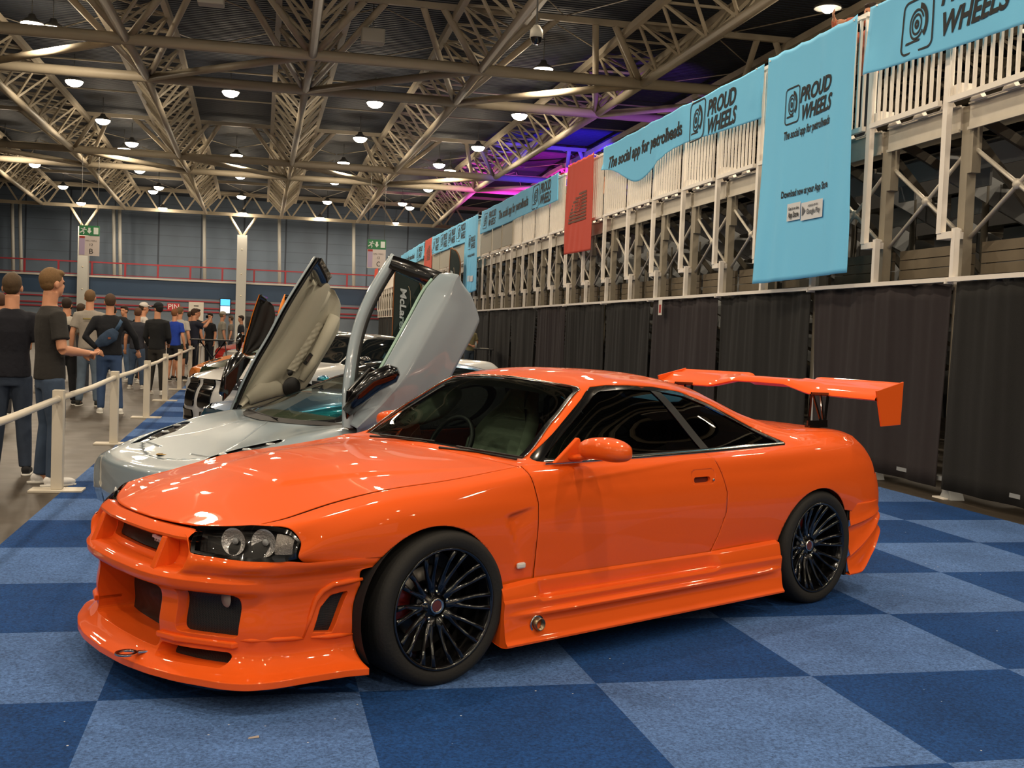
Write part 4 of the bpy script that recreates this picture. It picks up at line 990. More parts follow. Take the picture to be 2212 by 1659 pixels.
# visor bar above the grille
vb = MB(); Pv = []
for y in np.linspace(-.46, .46, 33):
    a = abs(y); xf_ = interp([0, .2, .40, .46], [-1.025, -1.018, -.985, -.958], a); xb = interp([0, .2, .33, .46], [-.990, -.983, -.965, -.93], a); zt = interp([0, .4, .46], [.682, .680, .674], a)
    Pv.append([(xb+.02, y, .630), (xf_+.012, y, .634), (xf_, y, .642), (xf_, y, .652), (xf_+.01, y, .662), (xb, y, zt), (xb+.03, y, zt-.004)])
vb.grid(Pv).build('grille_bar', orange, fb, angle=28)
vs, fs = text_geo('TUNING', 1, .2, .03); x0 = min(v[0] for v in vs); x1 = max(v[0] for v in vs)
bd_ = MB(); bd_.add([(-.952, -.165-(v[0]-(x0+x1)/2)/(x1-x0)*.10, .588+v[1]*.016) for v in vs], fs); bd_.build('grille_badge_lettering', mat('badge_white_enamel', 'e8e8f0', .3, emit='e8e8ff', est=.0), fb)
bd_ = MB(); bd_.prism([(-.105, .596), (-.105, .606), (-.14, .612), (-.165, .608), (-.19, .611), (-.222, .604), (-.222, .596)], 'x', -.956, -.950); bd_.build('grille_badge', mat('badge_white_enamel', 'e8e8f0', .3), fb)
# oil cooler / round lamp behind the mesh
MB().lathe([(0, 0), (.03, .004), (.036, .012)], (-.872, -.60, .43), 'x', 20).build('brake_duct_cap', mat('duct_pale', '8d7f74', .6), fb)
tb_ = MB(); tb_.lathe([(.028, -.004), (.045, -.004), (.045, .004), (.028, .004), (.028, -.004)], (-1.115, -.26, .172), 'z', 28); tb_.beam((-1.075, -.27, .172), (-.93, -.33, .178), .022, .008)
tb_.build('tow_ring', chrome, fb, bevel=.001)

# ---- headlights
HN = []   # columns inner->outer, rows bottom->top (|y|)
hb = [(-.968, .500, .602), (-.915, .61, .598), (-.845, .71, .594), (-.79, .748, .592), (-.72, .783, .591), (-.665, .786, .598)]
ht = [(-.905, .425, .690), (-.845, .56, .704), (-.775, .65, .716), (-.735, .69, .716), (-.685, .745, .706), (-.640, .772, .660)]
for i in range(6):
    b_, t_ = np.array(hb[i]), np.array(ht[i]); row = []
    for q in (0, .33, .66, 1):
        p = b_+(t_-b_)*q; bul = .014*sin(pi*q); row.append((p[0]-bul*.8, p[1]+bul*.5, p[2]+bul*.3))
    HN.append(row)
PH, UH, KH = loft(HN, [0, 1, 2, 3, 4, 5], 60, 30)
hl = Soup.from_grid(PH, UH, KH)
lensm = glass_mat('headlamp_glass', (1, 1, 1), .06, fres=1.5); refl = mat('reflector', 'f4f4f4', .22, .55, bump=1.0, bscale=120); amber = mat('indicator_clear', 'cfc8c0', .2, .6)
for sg in (1, -1):
    H = hl if sg == 1 else hl.mirror()
    e = H.build('headlight', lensm, sk)
    inner_ = Soup([(v[0]+.055, v[1]-.03, v[2]-.004, v[3], v[4]) for v in hl.V], hl.F); inner_ = inner_ if sg == 1 else inner_.mirror()
    inner_.build('headlight_bucket', blackm, e)
    fr_, _in = hl.cut(lambda x, y, z, u, k: max(.16-u, u-4.85, .30-k, k-2.62)); fr_ = fr_.offset(.0008); fr_ = fr_ if sg == 1 else fr_.mirror(); fr_.build('headlight_edge', blackg, e)
    for (uu, kk, r_) in ((1.3, 1.42, .050), (2.6, 1.42, .051)):
        a = np.argmin(abs(UH-uu)); b_ = np.argmin(abs(KH-kk)); p = PH[a, b_]; c = (p[0]+.040, sg*(p[1]-.020), p[2]-.004)
        q = Vector((-.86, sg*.5, .0)).to_track_quat('Z', 'Y').to_matrix()
        l = MB(); prof = [(.004, -.02), (.018, -.016), (.03, -.006), (r_+.002, .008), (r_+.004, .010)]; vs = []; 
        l.lathe(prof, n=24); l.v = [tuple(q @ Vector(v)+Vector(c)) for v in l.v]; l.build('reflector_bowl', refl, e)
        l = MB(); l.ell((0, 0, -.004), (.014, .014, .008)); l.v = [tuple(q @ Vector(v)+Vector(c)) for v in l.v]; l.build('projector_lens', mat('projector_glass', 'b8bcc0', .05, .3, coat=1), e)
    ia, ib = hl.cut(lambda x, y, z, u, k: max(3.45-u, u-4.5, .55-k, k-2.35)); ib = Soup([(v[0]+.014, v[1]-.008, v[2], v[3], v[4]) for v in ib.V], ib.F); ib = ib if sg == 1 else ib.mirror()
    ib.build('indicator_lens', mat('indicator', 'b9b4ae', .25, .5, bump=.8, bscale=180), e)

# ---- side skirts
for sg in (-1, 1):
    rows = [(.30, 0), (.36, 0), (.505, 0), (.53, 1), (.8, 1), (1.3, 1), (1.72, 1), (1.79, 0), (2.2, 0), (2.30, 0)]
    PS = []
    for x, _q in rows:
        zt = interp([.3, .5, 1.72, 2.3], [.388, .40, .396, .408], x); e1 = _q
        r5_ = interp([.3, .42, .6, 2.05, 2.3], [0, .3, 1, 1, 0], x); zc = .317 if e1 else .33
        PS.append([(x, .848, zt), (x, .858+.02*(1-e1), zt-.012), (x, .858+.032*(1-e1), .345), (x, .860+.034*(1-e1), .322), (x, .895, zc), (x, .902, zc-.014), (x, .899, .272), (x, .899+.024*r5_, .258), (x, .899+.021*r5_, .248), (x, .902, .234), (x, .912, .17), (x, .918, .152), (x, .930, .138), (x, .928, .128), (x, .90, .123), (x, .80, .14)])
    G, Ug, Kg = loft(PS, [r[0] for r in rows], 90, 110, sharp=(0, 1, 4, 5, 8, 12, 13))
    S = Soup.from_grid(G, Ug, Kg)
    if sg < 0: S = S.mirror()
    o = S.build('side_skirt', orange, sk, angle=50)
    c = MB(); c.add([(.302, sg*p[1], p[2]) for p in G[0]]+[(.302, sg*.70, .40)], [tuple(range(len(G[0])+1))]); c.build('skirt_end', orange, o); c = MB(); c.add([(2.298, sg*p[1], p[2]) for p in G[-1]]+[(2.298, sg*.70, .40)], [tuple(range(len(G[-1])+1))]); c.build('skirt_end', orange, o)
# exhaust stub, side marker, badge line
xh = MB(); xh.lathe([(.030, -.002), (.040, -.004), (.040, .0), (.030, .004)], (.488, -.905, .207), 'y', 28); xh.build('exhaust_flange', chrome, sk)
xh = MB(); xh.lathe([(.028, .01), (.028, -.024), (.024, -.026), (.024, .03)], (.492, -.905, .207), 'y', 28); xh.lathe([(0, .01), (.024, .01)], (.492, -.905, .207), 'y', 20); xh.mi = [0]*28*3+[1]*20; xh.build('exhaust_tip', [mat('burnt_steel', '8b7a62', .3, .9), blackm], sk)
mk = MB(); mk.box(.403, .452, -.862, -.845, .452, .480); mk.build('side_marker', mat('marker_lens', 'd6d2cc', .2, coat=1), sk, bevel=.010)

# ---- rear bumper
rbn = []; RX = [3.015, 3.12, 3.24, 3.36, 3.46, 3.53, 3.58, 3.60]; RY = [.862, .872, .865, .83, .75, .55, .3, 0]
for i in range(8):
    x, y = RX[i], RY[i]; cx_ = min(x, 3.40); z1 = .441+.18*(cx_-3.083); z2 = .304+.56*(cx_-3.113); z3 = .134+.82*(max(cx_, 3.11)-3.112); z2 = max(z2, z3+.05); z1 = max(z1, z2+.03)
    nx, ny = (0, 1) if i < 3 else ((.5, .85) if i == 3 else ((.8, .6) if i == 4 else (1, .1*(i < 6))))
    def q(d, z): return (x+nx*d, y+ny*d, z)
    rbn.append([q(-.004, .56), q(0, z1+.03), q(.006, z1+.008), q(.008, z1), q(-.004, z1-.012), q(-.006, (z1+z2)/2), q(.012, z2+.008), q(.016, z2), q(-.002, z2-.014), q(.0, (z2+z3)/2), q(.014, z3+.018), q(.022, z3+.008), q(.018, z3), q(-.03, z3+.004)])
G, Ug, Kg = loft(rbn, [0, 1, 2, 3, 4, 5, 6, 7], 90, 90, sharp=(3, 7, 11, 12)); G[-1, :, 1] = 0
rbS = Soup.from_grid(G, Ug, Kg, flip=True)
rbS.both().build('rear_bumper', orange, sk, solid=.004)

# ---- rear wing
wg = empty('rear_wing', (0, 0, 0)); wg.parent = sk
bl_ = MB(); Pw = []
for y in np.linspace(-.875, .875, 61):
    a = abs(y); zf = interp([0, .2, .40, .875], [1.236, 1.234, 1.186, 1.178], a); zr_ = interp([0, .22, .27, .875], [1.250, 1.250, 1.283, 1.279], a); xf2 = interp([0, .2, .4, .875], [3.20, 3.20, 3.185, 3.19], a)
    Pw.append([(xf2, y, zf), (xf2+.01, y, zf+.014), (xf2+.08, y, zf+.035), (3.36, y, (zf+zr_)/2+.028), (3.44, y, zr_-.018), (3.488, y, zr_+.002), (3.492, y, zr_-.006), (3.44, y, zr_-.045), (3.36, y, (zf+zr_)/2-.004), (xf2+.08, y, zf-.006), (xf2+.01, y, zf-.007), (xf2, y, zf)])
bl_.grid(Pw).build('wing_blade', orange, wg, angle=45)
for sg in (-1, 1):
    MB().prism([(3.195, 1.232), (3.495, 1.288), (3.485, 1.020), (3.27, 1.015)], 'y', sg*.872, sg*.884).build('end_plate', orange, wg, bevel=.003)
    st_ = MB(); y = sg*.55
    for a_, b_, w_ in (((3.01, 1.195), (2.995, .985), .020), ((3.19, 1.19), (3.165, .985), .020), ((3.03, 1.19), (3.145, .99), .014), ((3.01, 1.195), (3.19, 1.19), .020), ((3.11, 1.19), (3.16, .99), .014)):
        st_.beam((a_[0], y, a_[1]), (b_[0], y, b_[1]), .008, w_, up=(0, 1, 0)) if False else st_.beam((a_[0], y, a_[1]), (b_[0], y, b_[1]), w_, .008, up=(0, 1, 0))
    st_.box(2.985, 3.175, y-.018, y+.018, .985, .999); st_.box(2.985, 3.19, y-.006, y+.006, .99, 1.03)
    st_.build('wing_stand', blackg, wg)

# ---- mirrors
for sg in (-1, 1):
    e = empty('door_mirror', (0, 0, 0)); e.parent = sk
    if sg > 0: e.location = (.17, -.04, -.03)
    m_ = MB(); m_.ell((.80, sg*.985, .975), (1, 1, 1), 24, 16)
    vs = []
    for v in m_.v:
        d = [v[0]-.80, v[1]-sg*.985, v[2]-.975]; p_ = lambda t, e_: (1 if t >= 0 else -1)*abs(t)**e_
        x = .795+.085*p_(d[0], .8); y = sg*.985+.140*p_(d[1], .72); z = .975+.052*p_(d[2], .72)+.012*(1-abs(d[1])); vs.append((min(x, .84), y, z))
    m_.v = vs; m_.build('mirror_housing', orange, e)
    f_ = MB(); f_.prism([(.655, .905), (.84, .905), (.815, 1.015), (.80, 1.02)], 'y', sg*.776, sg*.800); f_.build('mirror_base', orange, e, bevel=.006)
    MB().tube([(.77, sg*.785, .925), (.79, sg*.86, .935), (.80, sg*.93, .955)], [.035, .03, .03], 10, flat=.5).build('mirror_arm', orange, e)
    MB().box(.839, .843, sg*.985-.10, sg*.985+.10, .945, 1.012).build('mirror_glass', chrome, e)

# ---- interior
inr = MB(); inr.box(.45, 2.45, -.78, .78, .28, .32); inr.build('cabin_floor', dark_in, sk)
ds = MB(); Pd = []
for y in np.linspace(-.68, .68, 16): Pd.append([(.50, y, .88), (.62, y, .895+.02*(abs(y+.35) < .2)), (.80, y, .875), (.86, y, .82), (.84, y, .5)])
ds.grid(Pd).build('dashboard', mat('dash_dark', '666c52', .6), sk)
MB().box(.5, .85, -.68, .68, .28, .5).build('footwell', dark_in, sk)
for yy in (-.36, .36):
    s_ = empty('bucket_seat', (0, 0, 0)); s_.parent = sk
    b_ = MB(); P_ = []
    for z, x, w_, d_ in ((.50, 1.28, .25, .05), (.65, 1.34, .27, .07), (.85, 1.42, .28, .08), (.98, 1.47, .24, .05), (1.08, 1.50, .16, .03), (1.16, 1.52, .12, .02)):
        P_.append([(x-d_+(-.05 if abs(t) > .9 else 0), yy+t*w_, z) for t in (-1, -.8, 0, .8, 1)])
    b_.grid(P_); b_.build('backrest', mat('seat_grey', '98a392', .8), s_, solid=.07)
    MB().box(.88, 1.36, yy-.26, yy+.26, .40, .52).build('cushion', seatm, s_, bevel=.04)
    vs, fs = text_geo('BRIDE', .07, 0, .002)
    if yy < 0: MB().add([(1.40+v[0]*1.0, yy-.285, .86+v[1]) for v in vs], fs).build('seat_lettering', mat('seat_letters', '8f9490', .6), s_)
swh = MB(); a_ = []; q = Vector((-.85, 0, .45)).to_track_quat('Z', 'Y').to_matrix()
ring = [tuple(q @ Vector((.175*cos(2*pi*i/28), .175*sin(2*pi*i/28), 0))+Vector((.93, .36, .86))) for i in range(29)]
swh.tube(ring, .015, 8, cap=False); swh.beam(ring[0], ring[14], .03, .01); swh.build('steering_wheel', blackm, sk)
rc = MB()
for y in (-.5, .5): rc.tube([(1.75, y, .35), (1.75, y*.95, 1.1), (1.75, y*.7, 1.2)], .02, 8)
rc.tube([(1.75, -.36, 1.2), (1.75, .36, 1.2)], .02, 8); rc.build('roll_bar', blackm, sk)
pk = MB(); pk.box(.56, .62, -.66, -.58, .893, .902); pk.box(.62, .64, -.64, -.60, .90, .93); pk.build('dash_trinket', mat('trinket_green', '7f8f2a', .6), sk)
# ---- underbody and wheels
MB().box(-.62, 3.3, -.60, .60, .17, .30).build('underbody', mat('under_black', '0a0a0a', .9), sk)
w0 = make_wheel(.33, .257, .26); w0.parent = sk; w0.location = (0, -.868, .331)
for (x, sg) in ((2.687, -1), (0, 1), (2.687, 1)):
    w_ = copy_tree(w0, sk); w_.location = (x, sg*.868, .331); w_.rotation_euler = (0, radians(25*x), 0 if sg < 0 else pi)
for o in list(sk.children): _KM.pop(o.name, None)
# ---------------------------------------------------------------- low supercar with scissor doors
def loft_lin(net, nu, nk, sharp):
    net = np.asarray(net, float); q = np.linspace(0, len(net)-1, nu); i = np.clip(q.astype(int), 0, len(net)-2); t = (q-i)[:, None, None]
    sm = pchip(np.arange(len(net)), net.reshape(len(net), -1), q).reshape(nu, *net.shape[1:]); ln = net[i]*(1-t)+net[i+1]*t
    mid = .35*sm+.65*ln; return np.stack([catmull(mid[a], np.linspace(0, net.shape[1]-1, nk), sharp) for a in range(nu)]), q
def supercar(name, label, paint, origin, th, seg=(150, 72), wip=True, open_extra=0, inner_col='a09d8e', group=None, detail=True):
    e = empty(name, origin, th, label, 'car', group)
    NET = [
     (-1.10, [(-.86, .80, .15), (-.90, .82, .25), (-.92, .80, .36), (-.94, .70, .425), (-.955, .60, .445), (-.985, .48, .455), (-1.01, .33, .462), (-1.025, .17, .465), (-1.03, 0, .466)]),
     (-.75, [(-.72, .92, .13), (-.72, .955, .28), (-.73, .94, .41), (-.75, .84, .505), (-.75, .72, .545), (-.75, .56, .552), (-.75, .38, .545), (-.76, .18, .540), (-.76, 0, .540)]),
     (-.35, [(-.35, .96, .13), (-.35, 1.0, .30), (-.35, .99, .47), (-.35, .93, .610), (-.35, .80, .662), (-.35, .62, .660), (-.35, .40, .650), (-.35, .18, .652), (-.35, 0, .652)]),
     (-.02, [(.0, .98, .13), (.0, 1.01, .30), (.0, 1.01, .50), (.0, .96, .680), (.0, .85, .745), (.0, .68, .750), (.0, .44, .745), (-.03, .20, .758), (-.05, 0, .764)]),
     (.22, [(.28, .98, .13), (.28, .98, .30), (.28, 1.0, .50), (.28, .965, .70), (.28, .87, .778), (.28, .76, .790), (.27, .68, .790), (.10, .36, .776), (.03, 0, .772)]),
     (.62, [(.75, .97, .14), (.75, .95, .30), (.75, .98, .50), (.75, .955, .70), (.75, .89, .785), (.75, .84, .800), (.72, .60, .950), (.60, .32, .990), (.56, 0, 1.000)]),
     (1.08, [(1.2, .97, .14), (1.2, .94, .30), (1.2, .96, .50), (1.2, .94, .70), (1.2, .89, .79), (1.2, .85, .805), (1.14, .52, 1.085), (1.04, .28, 1.125), (1.01, 0, 1.135)]),
     (1.6, [(1.65, .97, .14), (1.65, .95, .30), (1.65, .97, .50), (1.65, .96, .70), (1.65, .92, .80), (1.65, .87, .82), (1.62, .53, 1.06), (1.6, .28, 1.105), (1.6, 0, 1.115)]),
     (2.2, [(2.2, .99, .14), (2.2, 1.0, .30), (2.2, 1.02, .50), (2.2, 1.01, .70), (2.2, .96, .84), (2.2, .90, .88), (2.2, .62, .97), (2.2, .3, 1.01), (2.2, 0, 1.02)]),
     (2.85, [(2.85, .99, .16), (2.85, 1.02, .30), (2.85, 1.03, .50), (2.85, 1.02, .70), (2.85, .96, .82), (2.85, .88, .86), (2.85, .66, .89), (2.85, .3, .91), (2.85, 0, .91)]),
     (3.35, [(3.3, .90, .25), (3.35, .93, .35), (3.38, .93, .52), (3.36, .92, .68), (3.34, .88, .78), (3.32, .8, .81), (3.3, .6, .83), (3.3, .3, .84), (3.3, 0, .84)]),
     (3.5, [(3.38, .0, .25), (3.45, .0, .35), (3.48, .0, .52), (3.46, .0, .68), (3.44, .0, .76), (3.42, 0, .79), (3.40, 0, .80), (3.39, 0, .805), (3.38, 0, .81)])]
    N0 = NET[0][1]; NET = [(-1.22, [(a[0]*.97, a[1]*.97, .125+.003*i) for i, a in enumerate(N0)]), (-1.18, [(a[0]*1.0, a[1]*1.0, .15+(a[2]-.15)*.45) for i, a in enumerate(N0)])]+NET
    P, U, K = loft([n[1] for n in NET], [n[0] for n in NET], *seg, sharp=(5,)); P[:, -1, 1] = 0
    b = Soup.from_grid(P, U, K, flip=True)
    b, _ = b.cut(lambda x, y, z, u, k: (sqrt((x-0)**2+(z-.32)**2)-.36) if (z < .72 and y > .6) else .5)
    b, _ = b.cut(lambda x, y, z, u, k: (sqrt((x-2.66)**2+(z-.33)**2)-.38) if (z < .75 and y > .6) else .5)
    b, wsg = b.cut(lambda x, y, z, u, k: max(.24-u, u-1.06, (6.1-k)*.12) if -.1 < x < 1.3 else .3)
    b, dr = b.cut(lambda x, y, z, u, k: max(.33-x, x-1.62, .2-z, k-6.0) if 0 < x < 1.9 else .3)   # open door aperture
    lamp = poly_sdf([(-.74, .60), (-.62, .52), (-.40, .56), (-.20, .70), (-.24, .79), (-.42, .76)], .0)
    b, lp = b.cut(lambda x, y, z, u, k: lamp(x, y) if 3.2 < k < 6 and -.9 < x < 0 else .3)
    g_ = lambda x, y, z, u, k: (y-interp([-.62, .0, .03], [.555, .14, .0], x)) if -.64 < x < .02 and k > 4 else 1
    gp = Soup()
    A, B = b.cut(g_); A, a1 = A.cut(lambda *v: g_(*v)-.003); gp = gp.plus(a1); b = A.plus(B)
    ly = .13; g2 = lambda x, y, z, u, k: x+.80-.12*(y/.5)**2 if k > 4.5 and abs(x+.78) < .3 else 1
    A, B = b.cut(g2); A, a2 = A.cut(lambda *v: g2(*v)-.003); gp = gp.plus(a2); b = A.plus(B)
    b.both().build('body_shell', paint, e, solid=.004); gp.offset(-.004).both().build('panel_gap', blackm, e, weld=False)
    wt, wg = wsg.cut(lambda x, y, z, u, k: max(.29-u, u-1.02, (6.35-k)*.12))
    wt.both().build('windscreen_surround', blackg, e); wg.offset(-.004).both().build('windscreen', glass_mat('teal_glass', (.72, .9, .84), .35, fres=1.7), e)
    for sg in (1, -1):
        S_ = lp if sg > 0 else lp.mirror()
        h = S_.offset(-.012).build('headlight', mat('lamp_dark', '1d1a1c', .08, coat=1), e)
        for (lx_, ly_) in ((-.56, .585), (-.42, .66), (-.30, .73)):
            i = min(range(len(lp.V)), key=lambda q: (lp.V[q][0]-lx_)**2+(lp.V[q][1]-ly_)**2) if lp.V else 0
            v = lp.V[i]; MB().ell((v[0], sg*v[1], v[2]-.005), (.035, .03, .012), 12, 8).build('lamp_lens', mat('projector_glass', 'b8bcc0', .05, .3, coat=1), h)
    # cabin
    MB().box(.35, 1.75, -.85, .85, .22, .26).build('cabin_floor', dark_in, e)
    MB().box(.28, .40, -.86, .86, .22, .70).build('footwell', dark_in, e)
    d = MB(); Pd = [[(.17, y*.7, .765), (.42, y, .80), (.66, y, .78), (.72, y, .68), (.70, y, .45)] for y in np.linspace(-.66, .66, 12)]; d.grid(Pd).build('dashboard', mat('dash_beige', '8e8773', .7), e)
    for yy in (-.36, .36):
        MB().grid([[(1.15+.05*abs(t)*0+q[0], yy+t*.22, q[1]) for q in ((.0, .45), (.12, .7), (.22, .92), (.26, .98))] for t in (-1, -.6, 0, .6, 1)]).build('seat', mat('seat_beige', '9a927e', .75), e, solid=.08)
        MB().box(.72, 1.2, yy-.22, yy+.22, .30, .42).build('seat_cushion', mat('seat_beige', '9a927e', .75), e, bevel=.03)
    MB().box(-.7, 3.2, -.78, .78, .10, .24).build('underbody', mat('under_black', '0a0a0a', .9), e)
    # hood badge, wiper
    if wip:
        bd = MB(); bd.prism([(-.045, 0), (-.02, .032), (.03, .030), (.045, 0), (.03, -.030), (-.02, -.032)], 'z', .545, .552); bb = bd.build('hood_badge', mat('badge_black', '1a1510', .3), e); bb.location = (-.74, 0, -.004)
        rg = MB(); pts = [(-.045, 0, .0), (-.02, .032, .0), (.03, .030, .0), (.045, 0, .0), (.03, -.030, .0), (-.02, -.032, .0), (-.045, 0, 0)]; rg.tube(pts, .003, 6); rg.build('badge_gold_rim', mat('badge_gold', 'b08a3c', .3, .9), bb).location = (0, 0, .552)
        MB().tube([(.24, .60, .80), (.14, .28, .80), (.06, -.18, .796)], [.012, .010, .006], 8).build('wiper', blackm, e); MB().tube([(.27, .66, .80), (.10, .10, .79)], .008, 6).build('wiper', blackm, e)
        cw = MB(); cw.grid([[(interp([0, .36, .70], [-.0, .07, .24], abs(y)), y, .775+.004*(abs(y) > .5)), (interp([0, .36, .70], [.075, .15, .31], abs(y)), y, .800)] for y in np.linspace(-.72, .72, 24)]); cw.build('cowl_panel', blackm, e)
    # doors, built swung up
    beige = mat('door_trim_'+inner_col, inner_col, .75, bump=.1, bscale=40)
    for sg in (-1, 1):
        de = empty('scissor_door', (0, 0, 0)); de.parent = e
        if open_extra: de.rotation_euler = (0, -open_extra, 0); de.location = (.33, 0, -.06)
        belt = [(.19, .82, .93), (.36, 1.03, .905), (.52, 1.25, .885), (.74, 1.55, .84), (.93, 1.81, .80), (1.04, 1.92, .81), (1.10, 1.93, .84)]
        bot = [(.26, .74, .95), (.60, .79, .96), (.93, .95, .96), (1.14, 1.28, .965), (1.31, 1.58, .97), (1.24, 1.76, .95), (1.17, 1.87, .90)]
        if sg > 0:
            belt = [(.30, .82, .93), (.43, 1.03, .905), (.57, 1.25, .885), (.72, 1.50, .85), (.88, 1.80, .80), (.95, 1.87, .82), (1.02, 1.87, .85)]
            bot = [(.32, .77, .95), (.58, .80, .96), (.91, .93, .96), (1.07, 1.16, .965), (1.26, 1.50, .97), (1.25, 1.66, .95), (1.15, 1.79, .90)]
        net = []
        for a, c in zip(belt, bot):
            a = np.array(a); c = np.array(c); row = []
            for t, bul in ((0, 0), (.07, .03), (.24, .075), (.30, .08), (.55, .055), (.8, .02), (1, 0)):
                p = a+(c-a)*t; row.append((p[0], p[1], p[2]+bul*1.0))
            net.append(row)
        net = [[(x, sg*y, z) for (x, z, y) in row] for row in net]
        G = loft_lin(net, 60, 30, (2, 3))[0]; Ug = np.arange(60); Kg = np.arange(30)
        Soup.from_grid(G, Ug, Kg).build('door_skin', paint, de, solid=.006, angle=18)
        # inner trim
        def ins(a, c, t, dy): p = np.array(a)+(np.array(c)-np.array(a))*t; return (p[0], sg*(p[2]-dy), p[1])
        rows = []
        for q, (a, c) in enumerate(zip(belt, bot)): rows.append([ins(a, c, t, dy) for t, dy in ((0, .01), (.04, .05), (.15, .09), (.30, .10), (.55, .06), (.8, .10), (.97, .08), (1, .01))])
        G, Ug, Kg = loft(rows, list(range(len(rows))), 40, 30)
        Soup.from_grid(G, Ug, Kg).build('inner_trim', beige, de)
        if detail:
            def onp(pts, dy, r, flat=.5, nm='pad', m=beige, n=10):
                MB().tube([(x, sg*dy, z) for x, z in pts], r, n, up=(0, 1, 0), flat=flat).build(nm, m, de)
            onp([(.83, 1.02), (.93, 1.18), (1.04, 1.37), (1.14, 1.58)], .80, [.03, .05, .055, .05], 1.0, 'armrest')
            onp([(.86, 1.54), (.97, 1.68), (1.04, 1.80)], .80, [.045, .075, .06], .6, 'bolster')
            onp([(.36, .86), (.48, .93), (.62, .95), (.70, .93)], .84, [.05, .085, .07, .04], .5, 'map_pocket')
            q_ = MB(); Q = []
            for i in range(49):
                t = i/48; L0 = np.array([.70, 1.12])+np.array([.20, .42])*t; R0_ = np.array([.80, 1.09])+np.array([.27, .42])*t; row = []
                for j in range(17):
                    v_ = j/16; c = L0+(R0_-L0)*v_; dq = .010*abs(sin(pi*(t*7+v_*2)))*abs(sin(pi*(t*7-v_*2)))+.022*sin(pi*v_)**.5
                    row.append((c[0], sg*(.875-dq-(.03 if 0 < v_ < 1 else 0)), c[1]))
                Q.append(row)
            q_.grid(Q)
            q_.build('quilted_insert', beige, de)
            sp = MB(); sp.lathe([(0, 0), (.078, .0), (.086, .012)], (.745, sg*.80, .965), 'y', 28); sp.build('speaker_grille', blackm, de)
            sp = MB(); sp.lathe([(0, 0), (.022, .0), (.026, .008)], (.725, sg*.80, 1.085), 'y', 16); sp.build('tweeter', blackm, de)
            hd = MB(); hd.beam((.84, sg*.775, 1.165), (.905, sg*.775, 1.25), .03, .02, up=(0, 1, 0)); hh = hd.build('handle_recess', blackm, de); hd = MB(); hd.beam((.855, sg*.765, 1.185), (.89, sg*.765, 1.235), .018, .012, up=(0, 1, 0)); hd.build('release_lever', chrome, hh)
        # window frame
        fr = [(.15, .80, .93), (.19, 1.03, .855), (.27, 1.30, .77), (.38, 1.54, .69), (.53, 1.76, .615), (.68, 1.93, .55), (.81, 2.06, .50)]
        if sg > 0: fr = [(.25, .76, .93), (.31, .99, .855), (.38, 1.20, .785), (.46, 1.40, .71), (.545, 1.63, .635), (.645, 1.85, .565), (.75, 2.06, .50)]
        f3 = [np.array(pchip(range(7), np.array(fr), np.linspace(0, 6, 30)))][0]
        o_ = MB(); Pf = []; Pb = []
        for i, (x, z, y) in enumerate(f3):
            a = f3[max(i-1, 0)]; c = f3[min(i+1, 29)]; t = np.array([c[0]-a[0], c[1]-a[1]]); t = t/np.linalg.norm(t); n = np.array([t[1], -t[0]])  # points inwards (towards the glass)
            W1, W2 = (.065, .098) if sg < 0 else (.014, .046)
            Pf.append([(x, sg*y, z), (x-.005, sg*(y+.02), z), (x+n[0]*W1, sg*(y+.035), z+n[1]*W1), (x+n[0]*W1, sg*(y+.01), z+n[1]*W1), (x, sg*(y-.01), z), (x, sg*y, z)])
            Pb.append([(x+n[0]*.02, sg*(y-.012), z+n[1]*.02), (x+n[0]*W1, sg*(y+.028), z+n[1]*W1), (x+n[0]*W2, sg*(y+.028), z+n[1]*W2), (x+n[0]*W2, sg*(y+.0), z+n[1]*W2), (x+n[0]*.02, sg*(y-.03), z+n[1]*.02), (x+n[0]*.02, sg*(y-.012), z+n[1]*.02)])
        o_.grid(Pf).build('window_frame', paint, de); MB().grid(Pb).build('window_seal', blackm, de)
        tb = MB(); A_ = [np.array(v) for v in ((.80, sg*.50, 2.05), (1.09, sg*.80, 1.92))]; C_ = [np.array(v) for v in ((.73, sg*.53, 1.96), (1.0, sg*.80, 1.80))]
        Pt = []
        for t in np.linspace(0, 1, 8):
            a = A_[0]+(A_[1]-A_[0])*t; c = C_[0]+(C_[1]-C_[0])*t; bw = .03*sin(pi*t); o2 = np.array([0, sg*(.012+bw), 0])
            Pt.append([a+o2, c+o2, c-np.array([0, sg*.02, 0]), a-np.array([0, sg*.02, 0]), a+o2])
        tb.grid(Pt).build('rear_pillar', blackg, de)
        # window glass
        belt3 = np.array(pchip(range(7), np.array(belt), np.linspace(0, 4.6, 30))); Pg = []
        full = sg > 0
        for i in range(30):
            x, z, y = belt3[i]; X, Z, Y = f3[int(i*29/29)]; tt = .93 if full else min(.93, .035/max(.03, sqrt((X-x)**2+(Z-z)**2)))
            Pg.append([(x+(X-x)*t, sg*(y-.02+(Y-y)*t), z+(Z-z)*t) for t in np.linspace(0, tt, 6)])
        MB().grid(Pg).build('door_glass', glass_mat('teal_door_glass', (.80, .97, .92), .35, fres=1.5), de)
        MB().tube([(p[0]+.0*1, sg*(p[2]-.02), p[1]+.0) if not full else (p[0]-.015, sg*(p[2]-.02), p[1]+.01) for p in belt3[:29]], .012, 6).build('glass_edge', mat('glass_edge_green', '8fb0a2', .3), de)
        # door mirror
        m_ = MB(); m_.tube([(.18, sg*.93, .90), (.25, sg*.98, 1.02), (.33, sg*1.04, 1.12), (.42, sg*1.12, 1.185), (.45, sg*1.15, 1.20)], [.04, .062, .078, .072, .03], 12, up=(0, 1, 0), flat=.9); m_.build('mirror_housing', blackg, de)
